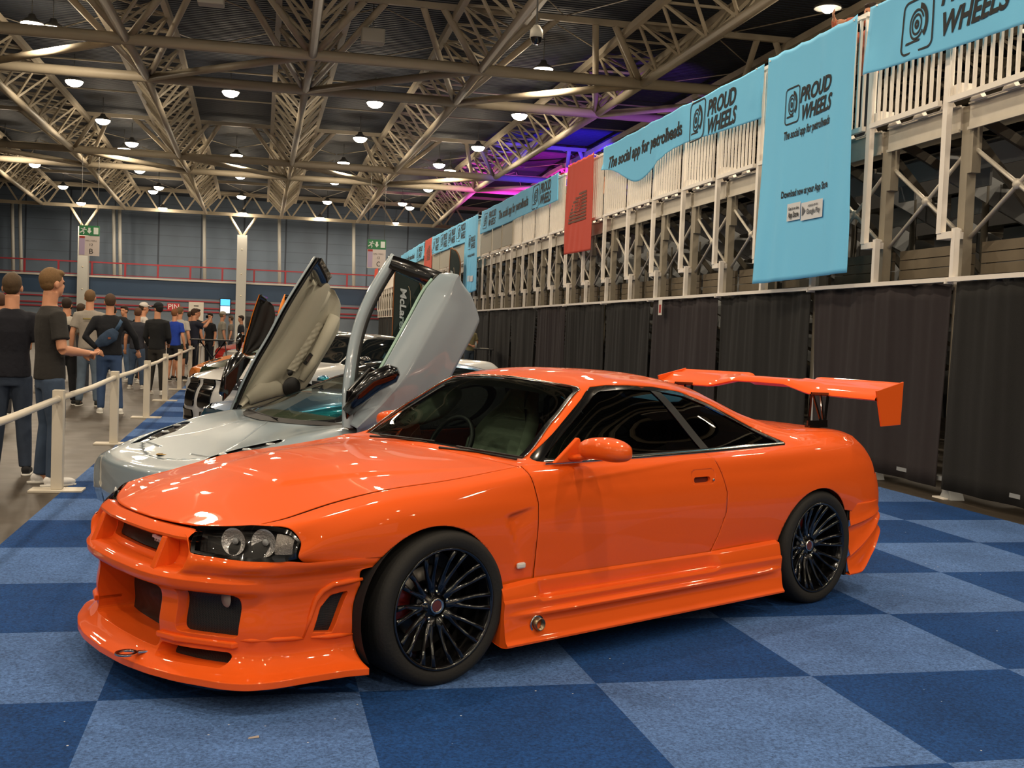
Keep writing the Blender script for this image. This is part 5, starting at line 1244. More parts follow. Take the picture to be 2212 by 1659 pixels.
        m_ = MB(); m_.prism([(.17, .84), (.23, .90), (.42, 1.20), (.36, 1.22), (.18, 1.05)], 'y', min(sg*.905, sg*.94), max(sg*.905, sg*.94)); m_.build('mirror_sail', blackg, de, bevel=.01)
    w = make_wheel(.32, .235, .25, spokes=5, kind='star', split=14, red=False); w.parent = e; w.location = (0, -1.0, .32)
    for (x, sg) in ((2.66, -1), (0, 1), (2.66, 1)):
        c = copy_tree(w, e); c.location = (x, sg*1.0, .32 if x == 0 else .33); c.rotation_euler = (0, radians(20), 0 if sg < 0 else pi)
    return e
silver = car_paint('ice_silver_paint', (.25, .315, .36), .35, .03)
supercar('supercar', 'ice silver low supercar with both doors swung up, parked behind the orange coupe', silver, Vector((-.159, 8.482, 0)), radians(29.5))
for o in [x for x in bpy.data.objects if x.name.startswith('supercar')]: _KM.pop(o.name, None)
# ---------------------------------------------------------------- other cars of the row
Pl, Ul, Kl = loft([n[1] for n in NET], [n[0] for n in NET], 130, 54, sharp=(5,)); Pl[:, -1, 1] = 0
lb = Soup.from_grid(Pl, Ul, Kl, flip=True)
lb, _ = lb.cut(arch(-.03, .358)); lb, _ = lb.cut(arch(2.668, .356))
lb, lside = lb.cut(lambda x, y, z, u, k: win(x, z) if 4.9 < k < 6.4 and .4 < x < 2.6 else .3)
lb, lws = lb.cut(wsf); lb, lrw = lb.cut(rwf)
net_c = []
for i in range(len(SY)):
    rows = []
    for z, t_, o_ in ((.13, 0, .05), (.16, 0, .01), (.24, 0, .012), (.36, 0, .0), (.47, .05, .0), (.56, .35, .0), (.63, .8, .0), (1, 1, 0)):
        if z == 1: rows.append((TX[i], TY[i], TZ[i]+(.018 if TZ[i] > .65 else 0))); continue
        zz = min(z, TZ[i]-.01*(1-t_)); side_ = i >= 9
        x = SX[i]+(TX[i]-SX[i])*t_+(0 if side_ else o_+.02); y = SY[i]+(TY[i]-SY[i])*t_-(o_ if side_ else 0); rows.append((x, y, zz*TZ[i]/.668 if z > .4 else z))
    net_c.append(rows)
PBl, UBl, KBl = loft(net_c, arc, 60, 40); PBl[0, :, 1] = 0
lbump = Soup.from_grid(PBl, UBl, KBl); lbump, _ = lbump.cut(lambda x, y, z, u, k: sqrt((x+.03)**2+(z-.325)**2)-.358 if x > -.6 else .5)
rbl, _, _ = loft(rbn, [0, 1, 2, 3, 4, 5, 6, 7], 30, 30); rbl[-1, :, 1] = 0; lrb = Soup.from_grid(rbl, np.arange(30), np.arange(30), flip=True)
def coupe(name, label, paint, origin, th, T, roofm=None, kidney=False, wheels=True, hoodm=None):
    e = empty(name, origin, th, label, 'car')
    def M_(s): return Soup([(*T(v[0], v[1], v[2]), v[3], v[4]) for v in s.V], s.F)
    rest = lb
    rest, roof = rest.cut(lambda x, y, z, u, k: max(1.02-u, u-2.1, (5.9-k)*.1))
    if hoodm: rest, hd_ = rest.cut(hoodcut); M_(hd_).both().build('hood', hoodm, e)
    M_(rest).both().build('body_shell', paint, e); M_(roof).both().build('roof', roofm or paint, e)
    M_(lws.offset(-.003)).both().build('windscreen', mat('dark_glass', '101416', .04, coat=1), e); M_(lside).both().build('side_window', mat('dark_glass', '101416', .04, coat=1), e); M_(lrw).both().build('rear_window', mat('dark_glass', '101416', .04, coat=1), e)
    fbm = lbump
    if kidney:
        fbm, k1 = fbm.cut(lambda x, y, z, u, k: box_sdf(.06, .33, .36, .70, .04)(y, z) if x < -.8 else .3)
        fbm, k2 = fbm.cut(lambda x, y, z, u, k: poly_sdf([(.10, .20), (.74, .16), (.80, .42), (.66, .34), (.45, .30), (.12, .30)], .01)(y, z) if x < -.6 else .3)
    fb2 = M_(fbm).both().build('front_bumper', paint, e)
    if kidney:
        for sg in (1, -1):
            for q in (k1, k2): S_ = M_(q.offset(-.02)); (S_ if sg > 0 else S_.mirror()).build('grille', blackg, fb2)
            for z in (.42, .50, .58, .64): x_, y_, z_ = T(-1.0, .2, z); MB().box(x_+.035, x_+.05, sg*y_-.115, sg*y_+.115, z_-.008, z_+.008).build('grille_slat', chrome, fb2)
    M_(lrb).both().build('rear_bumper', paint, e)
    for sg in (1, -1):
        S_ = M_(Soup([(v[0]-.004, v[1]+.002, v[2], v[3], v[4]) for v in hl.V], hl.F)); S_ = S_ if sg > 0 else S_.mirror()
        h = S_.build('headlight', mat('lamp_dark2', '2a2b30', .06, coat=1), e)
        for (uu, kk) in ((1.4, 1.5), (3.0, 1.5)):
            p = PH[np.argmin(abs(UH-uu)), np.argmin(abs(KH-kk))]; x, y, z = T(*p); MB().ell((x-.002, sg*(y+.001), z), (.014, .022, .016), 12, 8).build('lamp_lens', mat('lamp_glow_white', 'dfe2ea', .1, coat=1), h)
        x, y, z = T(.80, .96, .975); MB().ell((x, sg*y, z), (.07, .12, .06), 14, 10).build('door_mirror', blackg if kidney else paint, e)
        x0, y0, z0 = T(.30, .85, .15); x1, _, _ = T(2.3, .85, .15); MB().box(x0, x1, min(sg*(y0-.06), sg*(y0+.03)), max(sg*(y0-.06), sg*(y0+.03)), .14, .42).build('side_skirt', paint, e, bevel=.02)
    MB().box(-.6, 3.2, -.60, .60, .16, .30).build('underbody', mat('under_black', '0a0a0a', .9), e)
    MB().box(.45, 2.45, -.70, .70, .30, .86).build('cabin_block', dark_in, e)
    w = make_wheel(.33, .25, .24, spokes=5, kind='star', split=13, red=False); w.parent = e; x, y, z = T(0, .868, .33); w.location = (x, -y, .331)
    for (xx, sg) in ((2.687, -1), (0, 1), (2.687, 1)):
        c = copy_tree(w, e); x, y, z = T(xx, .868, .33); c.location = (x, sg*y, .331); c.rotation_euler = (0, radians(20), 0 if sg < 0 else pi)
    return e
def chroma(name, c1, c2):
    m = car_paint(name, c1, .3, .05); nt = m.node_tree; b = nt.nodes['Principled BSDF']; lw = nt.nodes.new('ShaderNodeLayerWeight'); lw.inputs['Blend'].default_value = .5
    mx = nt.nodes.new('ShaderNodeMix'); mx.data_type = 'RGBA'; mx.inputs[6].default_value = (*c1, 1); mx.inputs[7].default_value = (*c2, 1); nt.links.new(lw.outputs['Facing'], mx.inputs[0]); nt.links.new(mx.outputs[2], b.inputs['Base Color']); b.inputs['Metallic'].default_value = .8; return m
teal = chroma('flip_teal_blue', (.01, .20, .22), (.01, .09, .28)); white = car_paint('pale_grey_paint', (.50, .50, .49), .35, .02); dgreen = car_paint('deep_green_paint', (.012, .03, .008), .3, .05); gblk = car_paint('black_paint', (.008, .009, .01), .3, .02); grey = car_paint('grey_green_paint', (.10, .12, .11), .3, .04); blu = car_paint('blue_paint', (.02, .07, .28), .3, .04)
A29 = radians(29.5)
low = lambda x, y, z: (x*1.0, y*1.06, z*.87)
bm = lambda x, y, z: (x*1.03, y*1.06, z*1.04+(.03 if z > .5 else 0)*min(1, max(0, (z-.5)/.2)))
coupe('sports_car', 'blue and teal colour-shifting coupe between the silver supercar and the pale grey coupe', teal, Vector((.30, 12.0, 0)), A29, low)
coupe('coupe_car', 'pale grey coupe with a black roof and two tall black front grilles', white, Vector((-.12, 15.5, 0)), A29, bm, roofm=gblk, kidney=True)
coupe('saloon_car', 'dark green car with a shiny bonnet behind the pale grey coupe', dgreen, Vector((-.20, 19.2, 0)), A29, bm)
orange2 = car_paint('amber_orange_paint', (.72, .20, .01), .35, .04)
supercar('supercar', 'amber orange supercar far down the row with both doors raised', orange2, Vector((-.75, 24.6, 0)), A29, seg=(70, 36), wip=False, open_extra=.25, inner_col='191919', detail=False)
coupe('coupe_car', 'white car parked beyond the amber orange supercar', car_paint('white_paint', (.62, .60, .56), .35, .02), Vector((-.3, 28.5, 0)), A29, bm)
coupe('coupe_car', 'red car at the far end of the row behind the white posts', car_paint('red_car_paint', (.45, .02, .015), .35, .02), Vector((-.7, 32.2, 0)), A29, bm)
# ---------------------------------------------------------------- people
def remesh(mb, name, m, parent, vox, smooth=4, mats=None):
    me = mb.mesh(name); o = bpy.data.objects.new('tmp', me); COL.objects.link(o)
    r = o.modifiers.new('r', 'REMESH'); r.mode = 'VOXEL'; r.voxel_size = vox
    s = o.modifiers.new('s', 'SMOOTH'); s.factor = .6; s.iterations = smooth
    bpy.context.view_layer.update(); dg = bpy.context.evaluated_depsgraph_get(); out = bpy.data.meshes.new_from_object(o.evaluated_get(dg))
    bpy.data.objects.remove(o); bpy.data.meshes.remove(me)
    out.name = name; out.materials.clear(); out.materials.append(m); out.polygons.foreach_set('use_smooth', [True]*len(out.polygons))
    ob = link(bpy.data.objects.new(name, out)); ob.parent = parent; return ob
def stack(mb, rings, n=20):
    """closed elliptical stack; rings: (x, y, z, rx, ry)"""
    vs = []; fs = []
    for (x, y, z, rx, ry) in rings:
        for k in range(n):
            t = 2*pi*k/n; c, s_ = cos(t), sin(t); e_ = .85
            vs.append((x+rx*abs(c)**e_*(1 if c > 0 else -1), y+ry*abs(s_)**e_*(1 if s_ > 0 else -1), z))
    for i in range(len(rings)-1):
        for k in range(n): fs.append((i*n+k, i*n+(k+1) % n, (i+1)*n+(k+1) % n, (i+1)*n+k))
    fs.append(tuple(range(n))[::-1]); fs.append(tuple((len(rings)-1)*n+k for k in range(n))); mb.add(vs, fs, True)
skin1 = mat('skin_fair', 'c98f6e', .55, noise=.06, nscale=12); skin2 = mat('skin_tan', 'b57d5c', .55, noise=.06, nscale=12)
def cloth(c): return mat('cloth_'+c, c, .9, noise=.14, nscale=7, bump=.5, bscale=22)
def denim(c): return mat('denim_'+c, c, .9, noise=.4, nscale=6, bump=.4, bscale=18)
def person(label, loc, face, h=1.8, top='1b1c22', bottom='3a4a63', hair='3a2a1c', shoes='d8d6d0', arms=None, legs=None, shorts=False, sleeves='short', near=False, cap=None, skin=None, bald=False, headyaw=0, group=None, jean=True, lean=0, stout=.94, curls=(.5, .5), longhair=False, prints=None):
    e = empty('person', loc, radians(face), label, 'person', group); k = h/1.80; e.scale = (k, k, k)
    skin = skin or skin1; vb = .0065 if near else .014; vc = .010 if near else .018
    A = arms or {'L': ((-.25, -.03, 1.13), (-.27, .03, .88)), 'R': ((.25, -.03, 1.13), (.27, .03, .88))}   # elbow, wrist ; person faces +y, L is -x
    G = legs or {'L': ((-.105, .015, .50), (-.13, -.03, .085)), 'R': ((.105, .015, .50), (.13, -.01, .085))}
    b = MB(); w = stout
    ly = lean
    stack(b, [(0, 0, .86, .11*w, .08*w), (0, 0, .95, .138*w, .092*w), (0, ly*.3, 1.10, .125*w, .09*w), (0, ly*.7, 1.28, .148*w, .10*w), (0, ly, 1.40, .14, .078), (0, ly, 1.45, .095, .06), (0, ly, 1.485, .058, .055)])
    b.tube([(0, ly-.015, 1.42), (0, ly-.01, 1.51), (0, ly+.0, 1.60)], [.066, .060, .062], 14)
    R_ = Matrix.Rotation(radians(headyaw), 3, 'Z'); hc = Vector((0, ly+.015, 1.672))
    def hp(x, y, z): return tuple(R_ @ Vector((x, y, z))+hc)
    b.ell(hp(0, -.012, .02), (.076, .093, .098), 18, 14, R_); b.ell(hp(0, .022, -.045), (.056, .066, .070), 14, 10, R_); b.ell(hp(0, .052, -.088), (.030, .028, .024), 10, 8, R_)
    b.ell(hp(0, .086, -.022), (.012, .016, .022), 8, 6, R_); b.ell(hp(0, .076, -.062), (.024, .012, .008), 8, 6, R_); b.ell(hp(0, .074, .018), (.05, .014, .010), 8, 6, R_)
    for s in (-1, 1): b.ell(hp(s*.080, -.012, -.012), (.011, .020, .032), 8, 8, R_)
    sh = {}
    for s, key in ((-1, 'L'), (1, 'R')):
        S = Vector((s*.185*w**.5, ly, 1.405)); sh[key] = S; E_, W_ = [Vector(q) for q in A[key]]
        E_ = E_+Vector((s*.02*(w-1)*4, ly*.5, 0)); 
        b.tube([S-Vector((s*.05, 0, -.02)), S, S+(E_-S)*.5, E_], [.042, .050, .045, .041], 12); b.tube([E_, E_+(W_-E_)*.35, W_], [.041, .041, .027], 12)
        d = (W_-E_).normalized(); side = d.cross(Vector((0, 1, 0) if abs(d.y) < .8 else (0, 0, 1))).normalized(); palm_n = side.cross(d).normalized()
        c = W_+d*.05; rot = Matrix((side, palm_n, d)).transposed()
        b.ell(c, (.038, .017, .052), 10, 8, rot); curl = curls[0 if key == 'L' else 1]
        inn = Vector((-s, .3, 0)); pn = palm_n if palm_n.dot(inn) > 0 else -palm_n
        for fi, (off, ln) in enumerate(((-.027, .058), (-.009, .068), (.009, .064), (.027, .052))):
            p0 = W_+d*.088+side*off; p1 = p0+(d+pn*curl*.6).normalized()*ln*.5; p2 = p1+(d+pn*curl*2.0).normalized()*ln*.55
            b.tube([p0-d*.02, p0, p1, p2], [.010, .0095, .009, .0075], 8)
        fw = side if side.dot(Vector((0, 1, 0))) > 0 else -side
        b.tube([W_+d*.025+fw*.025, W_+d*.06+fw*.045+pn*.012, W_+d*.088+fw*.045+pn*.03], [.012, .0105, .009], 8)
        Kn, An = [Vector(q) for q in G[key]]; Hp = Vector((s*.085, 0, .90))
        b.tube([Hp, Hp+(Kn-Hp)*.5, Kn], [.076*w**.5, .068, .052], 14); b.tube([Kn, Kn+(An-Kn)*.3+Vector((0, -.012, 0)), An], [.052, .053, .034], 14); b.tube([An, An+Vector((0, .05, -.045))], [.034, .03], 8)
    remesh(b, 'body', skin, e, vb, 3)
    # top
    t = MB(); g = .018
    stack(t, [(0, 0, .875, .178*w, .130*w), (0, 0, .95, .176*w, .128*w), (0, ly*.3, 1.10, .158*w, .120*w), (0, ly*.7, 1.28, .180*w, .132*w), (0, ly, 1.40, .178, .108), (0, ly, 1.455, .125, .082), (0, ly-.006, 1.485, .076, .068)])
    for s, key in ((-1, 'L'), (1, 'R')):
        S = sh[key]; E_, W_ = [Vector(q) for q in A[key]]; E_ = E_+Vector((s*.02*(w-1)*4, ly*.5, 0))
        if sleeves == 'short': t.tube([S-Vector((s*.06, 0, -.01)), S, S+(E_-S)*.45, S+(E_-S)*.72], [.056, .068, .067, .072], 14)
        else: t.tube([S-Vector((s*.06, 0, -.01)), S, S+(E_-S)*.5, E_, E_+(W_-E_)*.9], [.06, .072, .062, .054, .042], 14)
    tt = remesh(t, 'jacket' if sleeves == 'long' else 'shirt', cloth(top), e, vc, 4)
    if prints:
        for (x0, x1, z0, z1, c) in prints:
            q = MB(); 
            for i in range(1): q.grid([[(x0+(x1-x0)*a/6, -.142*w-.004+.022*abs((x0+(x1-x0)*a/6)/.14)**2+ly, z0+(z1-z0)*bb/3) for bb in range(4)] for a in range(7)])
            q.build('shirt_print', cloth(c), tt, solid=.003)
    # trousers
    q = MB(); stack(q, [(0, 0, .80, .160*w, .112*w), (0, 0, .90, .172*w, .122*w), (0, 0, .99, .168*w, .120*w)])
    for s, key in ((-1, 'L'), (1, 'R')):
        Kn, An = [Vector(v) for v in G[key]]; Hp = Vector((s*.082, 0, .88)); 
        if shorts: q.tube([Hp, Hp+(Kn-Hp)*.5, Kn+(Hp-Kn)*.08], [.10, .096, .088], 14)
        else: q.tube([Hp, Hp+(Kn-Hp)*.5, Kn, Kn+(An-Kn)*.4, An+Vector((0, 0, -.01))], [.100*w**.5, .088, .070, .066, .054], 14)
    remesh(q, 'shorts' if shorts else 'trousers', denim(bottom) if jean else cloth(bottom), e, vc, 4)
    for s, key in ((-1, 'L'), (1, 'R')):
        Kn, An = [Vector(v) for v in G[key]]; f = MB(); x, y = An.x, An.y; z0 = An.z-.085
        f.ell((x+s*.006, y-.02, .050+z0), (.040, .055, .045), 12, 8); f.ell((x+s*.012, y+.09, .038+z0), (.046, .10, .036), 14, 8); f.ell((x+s*.01, y+.02, .065+z0), (.038, .06, .035), 12, 8); f.tube([(x+s*.01, y-.06, .012+z0), (x+s*.012, y+.17, .012+z0)], [.036, .040], 10, flat=.35)
        o = remesh(f, 'shoe', cloth(shoes), e, .009 if near else .014, 2)
        sl = MB(); stack(sl, [(x+s*.011, y+.045, z0+.0, .046, .145), (x+s*.011, y+.045, z0+.018, .048, .147)]); sl.build('sole', mat('sole_white', 'c9c6be', .6), o)
    # head parts
    if not bald:
        hr = MB(); 
        hr.ell(hp(0, -.024, .034), (.083, .096, .098), 18, 14, R_); hr.ell(hp(0, -.046, -.008), (.073, .062, .062), 14, 10, R_); hr.ell(hp(0, .028, .082), (.066, .064, .036), 14, 8, R_)
        if longhair: hr.ell(hp(0, -.06, -.12), (.075, .05, .14), 12, 8, R_)
        remesh(hr, 'hair', mat('hair_'+hair, hair, .75, noise=.35, nscale=90, bump=.25, bscale=160), e, .007 if near else .013, 1)
    if cap:
        c_ = MB(); c_.ell(hp(0, -.012, .060), (.090, .104, .078), 18, 10, R_); pts = [hp(0, .07, .055), hp(0, .13, .045), hp(0, .175, .030)]; c_.tube(pts, [.072, .070, .05], 14, flat=.14)
        remesh(c_, 'cap', cloth(cap), e, .007 if near else .011, 1)
    for s in (-1, 1):
        MB().ell(hp(s*.031, .076, .004), (.011, .008, .008), 8, 6, R_).build('eye', mat('eye_dark', '2a2018', .3), e)
    return e
hang = lambda s, o=0: ((s*.25, -.03+o, 1.13), (s*.28, .05+o, .89))
G0 = 'visitors behind the white barrier'
# two young men nearest the barrier
person('person in a navy T-shirt and jeans at the left edge, seen from behind', (-2.44, 10.95, 0), 8, 1.87, '15161f', '2c3646', '4a3823', '1a1a1c', arms={'L': hang(-1), 'R': ((.27, -.05, 1.13), (.25, .06, .88))}, near=True, headyaw=-10)
person('person with blond hair in a charcoal T-shirt and jeans, hands together, head turned right', (-1.99, 10.35, 0), -62, 1.91, '2a2826', '36455a', '6e5230', 'd9d7d4', arms={'L': ((-.22, .06, 1.14), (-.05, .27, 1.10)), 'R': ((.25, .02, 1.13), (.06, .29, 1.10))}, near=True, headyaw=12, stout=.9, curls=(1, 1), legs={'L': ((-.10, .02, .50), (-.11, -.03, .085)), 'R': ((.10, .03, .50), (.12, .0, .085))})
person('person in a white T-shirt with a square black print on the back', (-3.54, 19.7, 0), 5, 1.80, 'b9b3a8', '17181b', '2a1c14', '1a1a1a', prints=[(-.10, .10, 1.16, 1.34, '14161c')], jean=False)
person('tall person in a light grey T-shirt and pale blue jeans', (-3.14, 19.5, 0), -4, 1.94, '948c82', '5b6a7a', '6b5032', '23231f', prints=[(-.07, .09, 1.335, 1.36, '8a7c50')])
person('person in a black jumper with a blue sling bag on the back', (-2.62, 18.1, 0), 12, 1.86, '12141a', '33486a', '4a3424', 'd6d4ce', sleeves='long', stout=1.06, arms={'L': ((-.34, -.05, 1.14), (-.16, -.10, .96)), 'R': ((.36, .0, 1.16), (.42, .10, .95))}, legs={'L': ((-.10, .05, .50), (-.10, .02, .085)), 'R': ((.12, -.03, .50), (.16, -.10, .085))})
person('person with a white cap, white T-shirt and black shorts', (-3.12, 26.6, 0), -70, 1.86, 'c4bdb5', '14151b', '3a2a1c', 'c9c6c0', shorts=True, cap='cfcac2', jean=False, arms={'L': ((-.24, .0, 1.13), (-.16, .20, 1.0)), 'R': ((.24, .0, 1.13), (.20, .16, .92))})
person('person with a black cap, black hoodie and dark trousers', (-2.42, 22.9, 0), -20, 1.82, '17181a', '2a2724', '1a1612', 'c9c5bd', sleeves='long', cap='14161a', jean=False, arms={'L': ((-.24, -.02, 1.13), (-.20, .10, .92)), 'R': ((.24, .02, 1.13), (.14, .22, 1.0))}, headyaw=60)
person('person in a bright blue T-shirt and dark shorts', (-2.56, 28.0, 0), -25, 1.76, '1f3fa0', '1a1b20', '7a4f30', '2a2a2a', shorts=True, jean=False)
person('person in a white shirt and dark green shorts', (-2.52, 28.9, 0), -25, 1.82, 'b5b0a6', '2a332e', '6a5638', '1c1c1c', shorts=True, jean=False, stout=1.08)
ph = person('person with raised arms taking a photo with a phone', (-2.22, 29.6, 0), -62, 1.80, '1e2130', '1b1d26', '3a2619', '2a2a2a', arms={'L': ((-.22, .20, 1.34), (-.06, .40, 1.52)), 'R': ((.22, .20, 1.34), (.06, .40, 1.52))}, curls=(1, 1))
person('person with a striped black, yellow and white T-shirt', (-3.62, 27.2, 0), 150, 1.78, '23232a', '4a5f7a', '2a1b12', 'bdb9b0', prints=[(-.14, .14, 1.20, 1.26, 'a8842c'), (-.14, .14, 1.14, 1.20, 'b9b3aa')])
person('person in a dark cap between the striped shirt and the white cap', (-3.35, 28.4, 0), -60, 1.80, '6a5c50', '3a4048', '2a1b12', '2a2a2a', cap='15161a')
crowd = [(-4.2, 14.6, 10, '14161c', '3a4a60', '1c130d', 'person in black seen past the ear of the man in navy'), (-3.9, 16.8, -10, '3c2c24', '2c2c30', '4a3022', 'person with brown hair behind the man in charcoal'),
 (-4.7, 24, 20, '7a2020', '26282c', '2a1b12', 'person in a red shirt left of the white printed T-shirt'), (-3.95, 23.5, -5, '26262a', '2c3038', '3a2a1c', 'person in dark clothes right behind the white printed T-shirt'),
 (-3.6, 30.5, 15, '1c1e24', '3a4454', '5a4630', 'person behind the tall man in grey'), (-3.0, 24.6, -10, '2a2c34', '3a4a60', '5a3a28', 'person in a dark T-shirt right behind the sling bag'), (-4.4, 31, 0, '50483e', '3a3e46', '2a1b12', 'person in brown beyond the sling bag'),
 (-2.45, 33.5, -50, '1a1b20', '202228', '30251c', 'person in black right of the raised phone'), (-2.15, 34.8, 130, '16171b', '202228', '241a12', 'person in black with a camera strap'), (-1.85, 36.0, -70, '8a867a', '2c2e34', '6a5a40', 'person with a pale cap and olive T-shirt'),
 (-1.35, 38.0, 100, '23252c', '202228', '2a1b12', 'person in dark clothes beyond the olive T-shirt'), (-2.9, 37, -40, '3a3a40', '30343c', '3a2a1c', 'person in grey far behind the raised phone'), (-4.9, 27.5, 20, '2c2420', '30343c', '1c130d', 'person in dark brown at the far left of the crowd'),
 (-5.6, 21.8, 0, '1a1c22', '2c3038', '3a2a1c', 'person hidden behind the man in navy'), (-.9, 41, 170, '20242c', '2c3038', '2a1b12', 'person at the far end behind the black bar table'), (-1.9, 43, 90, '6a6258', '30343c', '4a3626', 'person in beige at the far end of the barrier')]
for i, (x, y, f_, t_, b_, h_, lab) in enumerate(crowd): person(lab, (x, y, 0), f_, 1.72+.03*((i*7) % 5), t_, b_, h_, 'b0aca4' if i % 2 else '24242a', headyaw=(i*37) % 50-25, cap='a8a294' if 'pale cap' in lab else None)
person('bald person in a black T-shirt, hand at the mouth, below the feather flag', (3.1, 26.5, 0), 190, 1.66, '17181b', '26282c', skin=skin2, bald=True, arms={'L': ((-.22, .12, 1.14), (-.03, .17, 1.50)), 'R': ((.22, .1, 1.14), (-.05, .2, 1.10))}, curls=(1, 1))
person('person in an olive T-shirt and jeans standing at the bar table by the black curtain', (5.82, 34.7, 0), 205, 1.78, '8f8865', '3f4a55', '3a2016', '2a2a2a', arms={'L': ((-.27, .02, 1.14), (-.08, .24, 1.08)), 'R': ((.27, .02, 1.14), (.10, .24, 1.05))}, curls=(1, 1), lean=.03)
for (x, y, z_, f_, t_, lab, cp) in ((6.86, 12.45, 3.9, 90, 'b5644c', 'person in salmon pink leaning on the grandstand railing', None), (6.95, 24.4, 3.9, 100, '1c1d22', 'person in dark clothes on the grandstand above the red banner', None), (6.95, 27.9, 3.9, 95, '8a8478', 'person with a red cap on the grandstand left of the red banner', '9a1c1c'),
 (6.95, 38.6, 3.9, 80, '17181c', 'person on the grandstand above the far tall blue banner', None), (6.95, 49.5, 3.9, 80, '2a2c30', 'person on the grandstand above the distant red banner', None), (6.95, 60, 3.9, 80, '8a8a90', 'person on the grandstand above the farthest blue banner', None)):
    A_ = {'L': ((-.34, .30, 1.475), (-.12, .42, 1.50)), 'R': ((.34, .30, 1.475), (.14, .44, 1.60))} if y < 13 else None
    person(lab, (x, y, z_), f_, 1.74, t_, '2c3038', '2a1b12', arms=A_, cap=cp, sleeves='long' if y < 13 else 'short', group=None)
# sling bag, phone
bg = empty('sling_bag', (-2.62, 18.1, 0), radians(12), 'dark blue sling bag hanging on the back of the black jumper', 'bag')
b = MB(); b.tube([(-.20, -.20, 1.06), (-.10, -.215, 1.13), (.02, -.215, 1.22), (.08, -.20, 1.30)], [.05, .10, .11, .06], 14, up=(0, 1, 0), flat=.45)
remesh(b, 'pouch', cloth('2b3c52'), bg, .012, 3)
MB().grid([[(x+.02, -.168*1.0-.004, z-.02), (x-.02, -.168, z+.02)] for x, z in ((.08, 1.30), (.13, 1.38), (.16, 1.45))]).build('strap', cloth('3d5570'), bg, solid=.006)
MB().box(-.04, .0, -.268, -.262, 1.16, 1.19).build('patch', mat('bag_patch', '7a4430', .7), bg)
MB().box(-.24, -.02, -.01, .01, -.05, .06).build
f_ = empty('phone', ph.location+Vector((.30, .19, 1.60)), radians(-62), 'black phone held up to take a photo', 'phone'); MB().box(-.075, .075, -.005, .005, -.036, .036).build('case', blackm, f_, bevel=.004); MB().box(-.07, .07, -.0065, -.005, -.032, .032).build('screen', mat('screen_dark', '101214', .1, coat=1), f_)
# ---------------------------------------------------------------- barrier, signs, flags, tables
wb = mat('barrier_white', 'c8bfae', .45, noise=.05, nscale=5)
bx = [(6.3, -1.80), (9.97, -1.84), (13.69, -1.91), (17.41, -1.97), (21.1, -2.07), (24.6, -2.12), (28.2, -2.19), (31.7, -2.24), (35.3, -2.3), (38.9, -2.36), (42.4, -2.42)]
words = ['outside the picture', 'nearest', 'second', 'third', 'fourth', 'fifth', 'sixth', 'seventh', 'eighth', 'ninth', 'tenth']
bp = empty('barrier_post'); MB().box(-.045, .045, -.045, .045, .02, .865).build('upright', wb, bp, bevel=.004); MB().box(-.215, .215, -.11, .11, 0, .02).build('foot_plate', wb, bp, bevel=.003)
cl_ = MB(); cl_.lathe([(0, 0), (.03, 0), (.03, .03), (0, .03)], (0, -.045-.03, .79), 'y', 12); cl_.build('rail_socket', wb, bp)
for i, (y, x) in enumerate(bx):
    o = bp if i == 0 else copy_tree(bp); o.location = (x, y, .0 if x < -1.9 else .0); tag(o, 'white barrier post with a flat foot, %s from the camera' % words[i], 'barrier post', 'white barrier posts')
for i in range(len(bx)-1):
    (y0, x0), (y1, x1) = bx[i], bx[i+1]; n = MB(); n.tube([(x0, y0+.05, .79), (x0+(x1-x0)*.5, (y0+y1)/2, .775), (x1, y1-.05, .79)], .028, 10)
    tag(n.build('barrier_rail', wb), 'white rail tube leading away from the %s barrier post' % words[i] if i else 'white rail tube running out of the picture at the left edge', 'barrier rail', 'white barrier rails')
# cross row of posts at the far end of the barrier
far = [(-1.95, 40.2), (-1.6, 40.0), (-1.25, 39.8), (-.9, 39.6), (-.55, 39.4), (-.2, 39.2)]
for i, (x, y) in enumerate(far):
    o = copy_tree(bp); o.location = (x, y, 0); tag(o, 'white post of the short cross row at the far end, %s from the left' % ['first', 'second', 'third', 'fourth', 'fifth', 'sixth'][i], 'barrier post', 'white barrier posts')
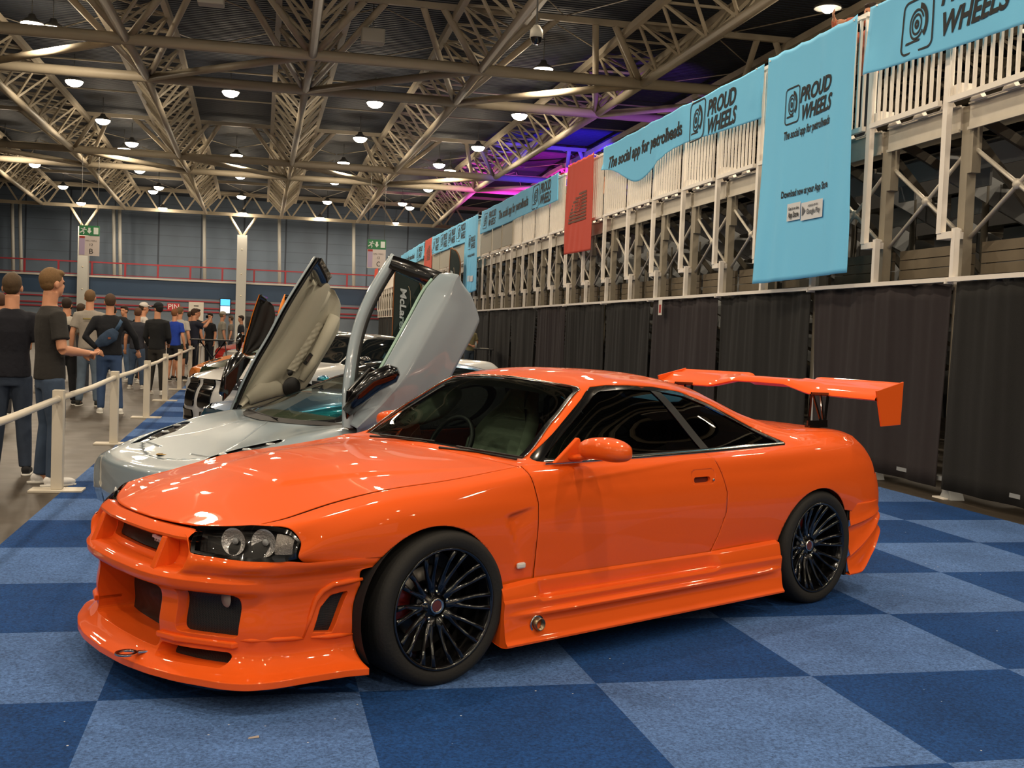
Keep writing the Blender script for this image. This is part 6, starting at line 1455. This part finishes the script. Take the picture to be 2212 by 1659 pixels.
# hanging exit signs
def exit_sign(x, y, z, letter, wd, where):
    e = empty('exit_sign', (x, y, z), 0, 'green escape sign above a white board lettered %s, %s' % (letter, where), 'sign')
    gm = mat('sign_green', '2f7a4c', .5); wm = mat('sign_white', 'cfc4bf', .6); wh = mat('sign_mark', 'dfe6df', .5)
    MB().box(-wd/2, wd/2, -.03, .03, 0, .46).build('green_panel', gm, e)
    m = MB(); yy = -.035
    m.add([(-.05+.0, yy, .36), (.05, yy, .36), (.05, yy, .22), (-.05, yy, .22)], [(0, 1, 2, 3)]); m.add([(-.11, yy, .22), (.11, yy, .22), (0, yy, .08)], [(0, 1, 2)]); m.build('down_arrow', wh, e)
    MB().box(.19, .40, -.036, -.03, .07, .38).build('door_symbol', wh, e)
    m = MB(); m.ell((-.22, yy, .35), (.035, .004, .035), 10, 6); m.beam((-.22, yy, .31), (-.30, yy, .20), .08, .006, up=(0, 1, 0)); m.beam((-.30, yy, .20), (-.22, yy, .14), .05, .006, up=(0, 1, 0)); m.beam((-.22, yy, .14), (-.26, yy, .06), .04, .006, up=(0, 1, 0)); m.beam((-.30, yy, .20), (-.42, yy, .12), .05, .006, up=(0, 1, 0)); m.beam((-.22, yy, .29), (-.12, yy, .26), .035, .006, up=(0, 1, 0)); m.beam((-.24, yy, .29), (-.38, yy, .32), .035, .006, up=(0, 1, 0)); m.build('running_figure', wh, e)
    MB().box(-wd/2, wd/2, -.025, .025, -.94, -.02).build('white_board', wm, e)
    MB().box(-wd/2+.02, -wd/2+.26, -.031, -.026, -.90, -.04).build('lilac_stripe', mat('sign_lilac', 'b3a2bf', .6), e); MB().box(-wd/2+.02, -wd/2+.26, -.033, -.028, -.13, -.03).build('red_mark', mat('sign_red', 'a8382c', .6), e)
    for (t_, cz, h_, w_) in ((letter, -.74, .24, .17), ('12', -.43, .12, .14), ('HAL / HALL', -.24, .07, .5)):
        vs, fs = text_geo(t_, 1); x0 = min(v[0] for v in vs); x1 = max(v[0] for v in vs)
        MB().add([(.10+(v[0]-(x0+x1)/2)/(x1-x0)*w_, -.034, cz+v[1]/.7*h_) for v in vs], fs).build('lettering', mat('sign_ink', '2a2424' if t_ == letter else '8a6a6a', .6), e)
    for s in (-1, 1): MB().tube([(s*wd*.4, 0, .46), (s*wd*.4, 0, 10.4-z)], .012, 5).build('hanging_wire', hous, e)
    return e
exit_sign(-8.95, 55, 5.25, 'B', .90, 'in front of the left column')
exit_sign(4.42, 55, 5.33, 'C', .90, 'between the raised car doors')
# things on the far wall
t = empty('monitor', (-3.95, 79.93, 2.55), 0, 'lit information screen on the far wall left of the grey column', 'screen'); MB().box(-.38, .38, -.05, 0, -.55, .55).build('case', blackm, t)
MB().box(-.32, .32, -.055, -.05, .05, .48).build('picture', mat('screen_blue', '3b8fd0', .3, emit='4aa8e8', est=1.6), t); MB().box(-.32, .32, -.055, -.05, -.48, .0).build('caption', mat('screen_white', 'd0d8dc', .3, emit='dfe8ee', est=1.2), t)
t = empty('red_sign', (-7.4, 79.93, 2.35), 0, 'small red sign with white letters on the far wall', 'sign'); MB().box(-.42, .42, -.04, 0, -.26, .26).build('panel', mat('sign_red_bright', 'b03038', .5), t)
vs, fs = text_geo('PIN', .5); MB().add([(v[0], -.045, v[1]) for v in vs], fs).build('lettering', mat('sign_mark', 'dfe6df', .5), t)
t = empty('paper_notice', (-5.9, 79.93, 2.2), 0, 'white paper notice on the far wall behind the raised phone', 'notice'); MB().box(-.5, .5, -.02, 0, -.75, .55).build('sheet', mat('paper_white', 'c9c3b8', .7), t); MB().box(-.16, .16, -.025, -.02, .25, .32).build('print', blackm, t)
t = empty('wall_door', (-2.35, 79.7, 0), 0, 'grey door with a dark window at the foot of the grey column', 'door'); MB().box(-.5, .5, 0, .25, 0, 2.2).build('leaf', mat('door_grey', '55585c', .6), t); MB().box(-.15, .15, -.01, 0, 1.1, 1.9).build('door_pane', blackg, t)
# feather flags
def flag(x, y, h, rz, label, text, wd=.75):
    e = empty('feather_flag', (x, y, 0), radians(rz), label, 'flag'); n = 40
    def prof(t): # t 0..1 up
        lft = -.03+.0*t; rgt = wd*(.82+.25*sin(t*2.6)) if t < .78 else wd*(.82+.25*sin(.78*2.6))*sqrt(max(0, 1-((t-.78)/.22)**2)); return rgt
    P_ = [[(prof(i/n)*j/8-.0, .05*sin(i*.25+j*.6)*(j/8), .35+(h-.35)*i/n) for j in range(9)] for i in range(n+1)]
    cl = MB().grid(P_).build('cloth', mat('flag_dark', '23302f', .8, bump=.2, bscale=120), e, solid=.004)
    rim = MB().tube([(p[-1][0], p[-1][1]-.003, p[-1][2]) for p in P_], .022, 6); rim.build('orange_piping', mat('flag_orange', '8e5a32', .7), e)
    rim = MB().tube([(0, 0, .0), (0, 0, .3), (0, 0, h*.9), (.03, 0, h)], .018, 6); rim.build('pole', mat('flag_orange', '8e5a32', .7), e)
    bs = MB(); bs.beam((-.35, 0, .02), (.35, 0, .02), .05, .03); bs.beam((0, -.35, .02), (0, .35, .02), .05, .03); bs.build('cross_base', blackm, e)
    vs, fs = text_geo(text, 1, .15, .03); x0 = min(v[0] for v in vs); x1 = max(v[0] for v in vs); L = h*.40
    MB().add([(wd*.36+v[1]*.24, -.06, h*.82-(v[0]-x0)/(x1-x0)*L) for v in vs], fs).build('lettering', mat('flag_letters', 'b9c4c8', .6), e)
    MB().tube([(wd*.55, -.055, h*.84), (wd*.62, -.055, h*.80), (wd*.72, -.055, h*.5), (wd*.66, -.055, h*.3)], .008, 5).build('outline_stripe', mat('flag_stripe', 'a89a80', .6), e)
    return e
flag(3.05, 31.5, 3.2, -8, 'dark feather flag with the vertical word McLaren, seen through the raised white door', 'McLaren')
flag(5.75, 39.2, 4.4, -70, 'dark feather flag with orange edge leaning on the far grandstand railing', 'McLaren')
# bar tables
def bar_table(x, y, label, L=1.2, W=.6, h=1.05, rz=0):
    e = empty('bar_table', (x, y, 0), radians(rz), label, 'table'); MB().box(-L/2, L/2, -W/2, W/2, h-.035, h).build('tabletop', blackm, e, bevel=.008)
    for s in (-1, 1):
        for q in (-1, 1): MB().tube([(s*L*.42, q*W*.38, 0), (-s*L*.30 if q > 0 else s*L*.30, q*W*.38, h-.03)], .014, 6).build('leg', blackm, e)
    MB().tube([(-L*.36, 0, .3), (L*.36, 0, .3)], .012, 6).build('stretcher', blackm, e); return e
bar_table(-1.62, 27.2, 'black bar table with crossed legs just inside the barrier', 1.0, .5, 1.06)
bar_table(6.0, 33.2, 'black bar table with paper on it by the black curtain', 1.5, .6, .98, 80)
t = MB(); t.box(5.9, 6.12, 33.0, 33.3, .981, .99); tag(t.build('paper_sheet', mat('paper_white', 'c9c3b8', .7)), 'white sheet lying on the bar table by the curtain', 'paper')
t = MB(); t.lathe([(0, 0), (.03, 0), (.032, .14), (.015, .17), (.014, .2), (0, .2)], (5.86, 33.75, .981), 'z', 12); tag(t.build('bottle', mat('bottle_clear', 'a8b0ac', .1, coat=1)), 'small bottle standing on the bar table by the curtain', 'bottle')
# scrap on the carpet
t = MB(); t.add([(-.02, -.006, 0), (.02, -.002, .002), (.018, .008, .006), (-.016, .006, .001)], [(0, 1, 2, 3)]); o = t.build('paper_scrap', mat('scrap', '9a9088', .8), solid=.002); o.location = (-.06+.0, 4.02, .008); tag(o, 'tiny pale scrap lying on the dark carpet tile in front of the coupe', 'scrap')
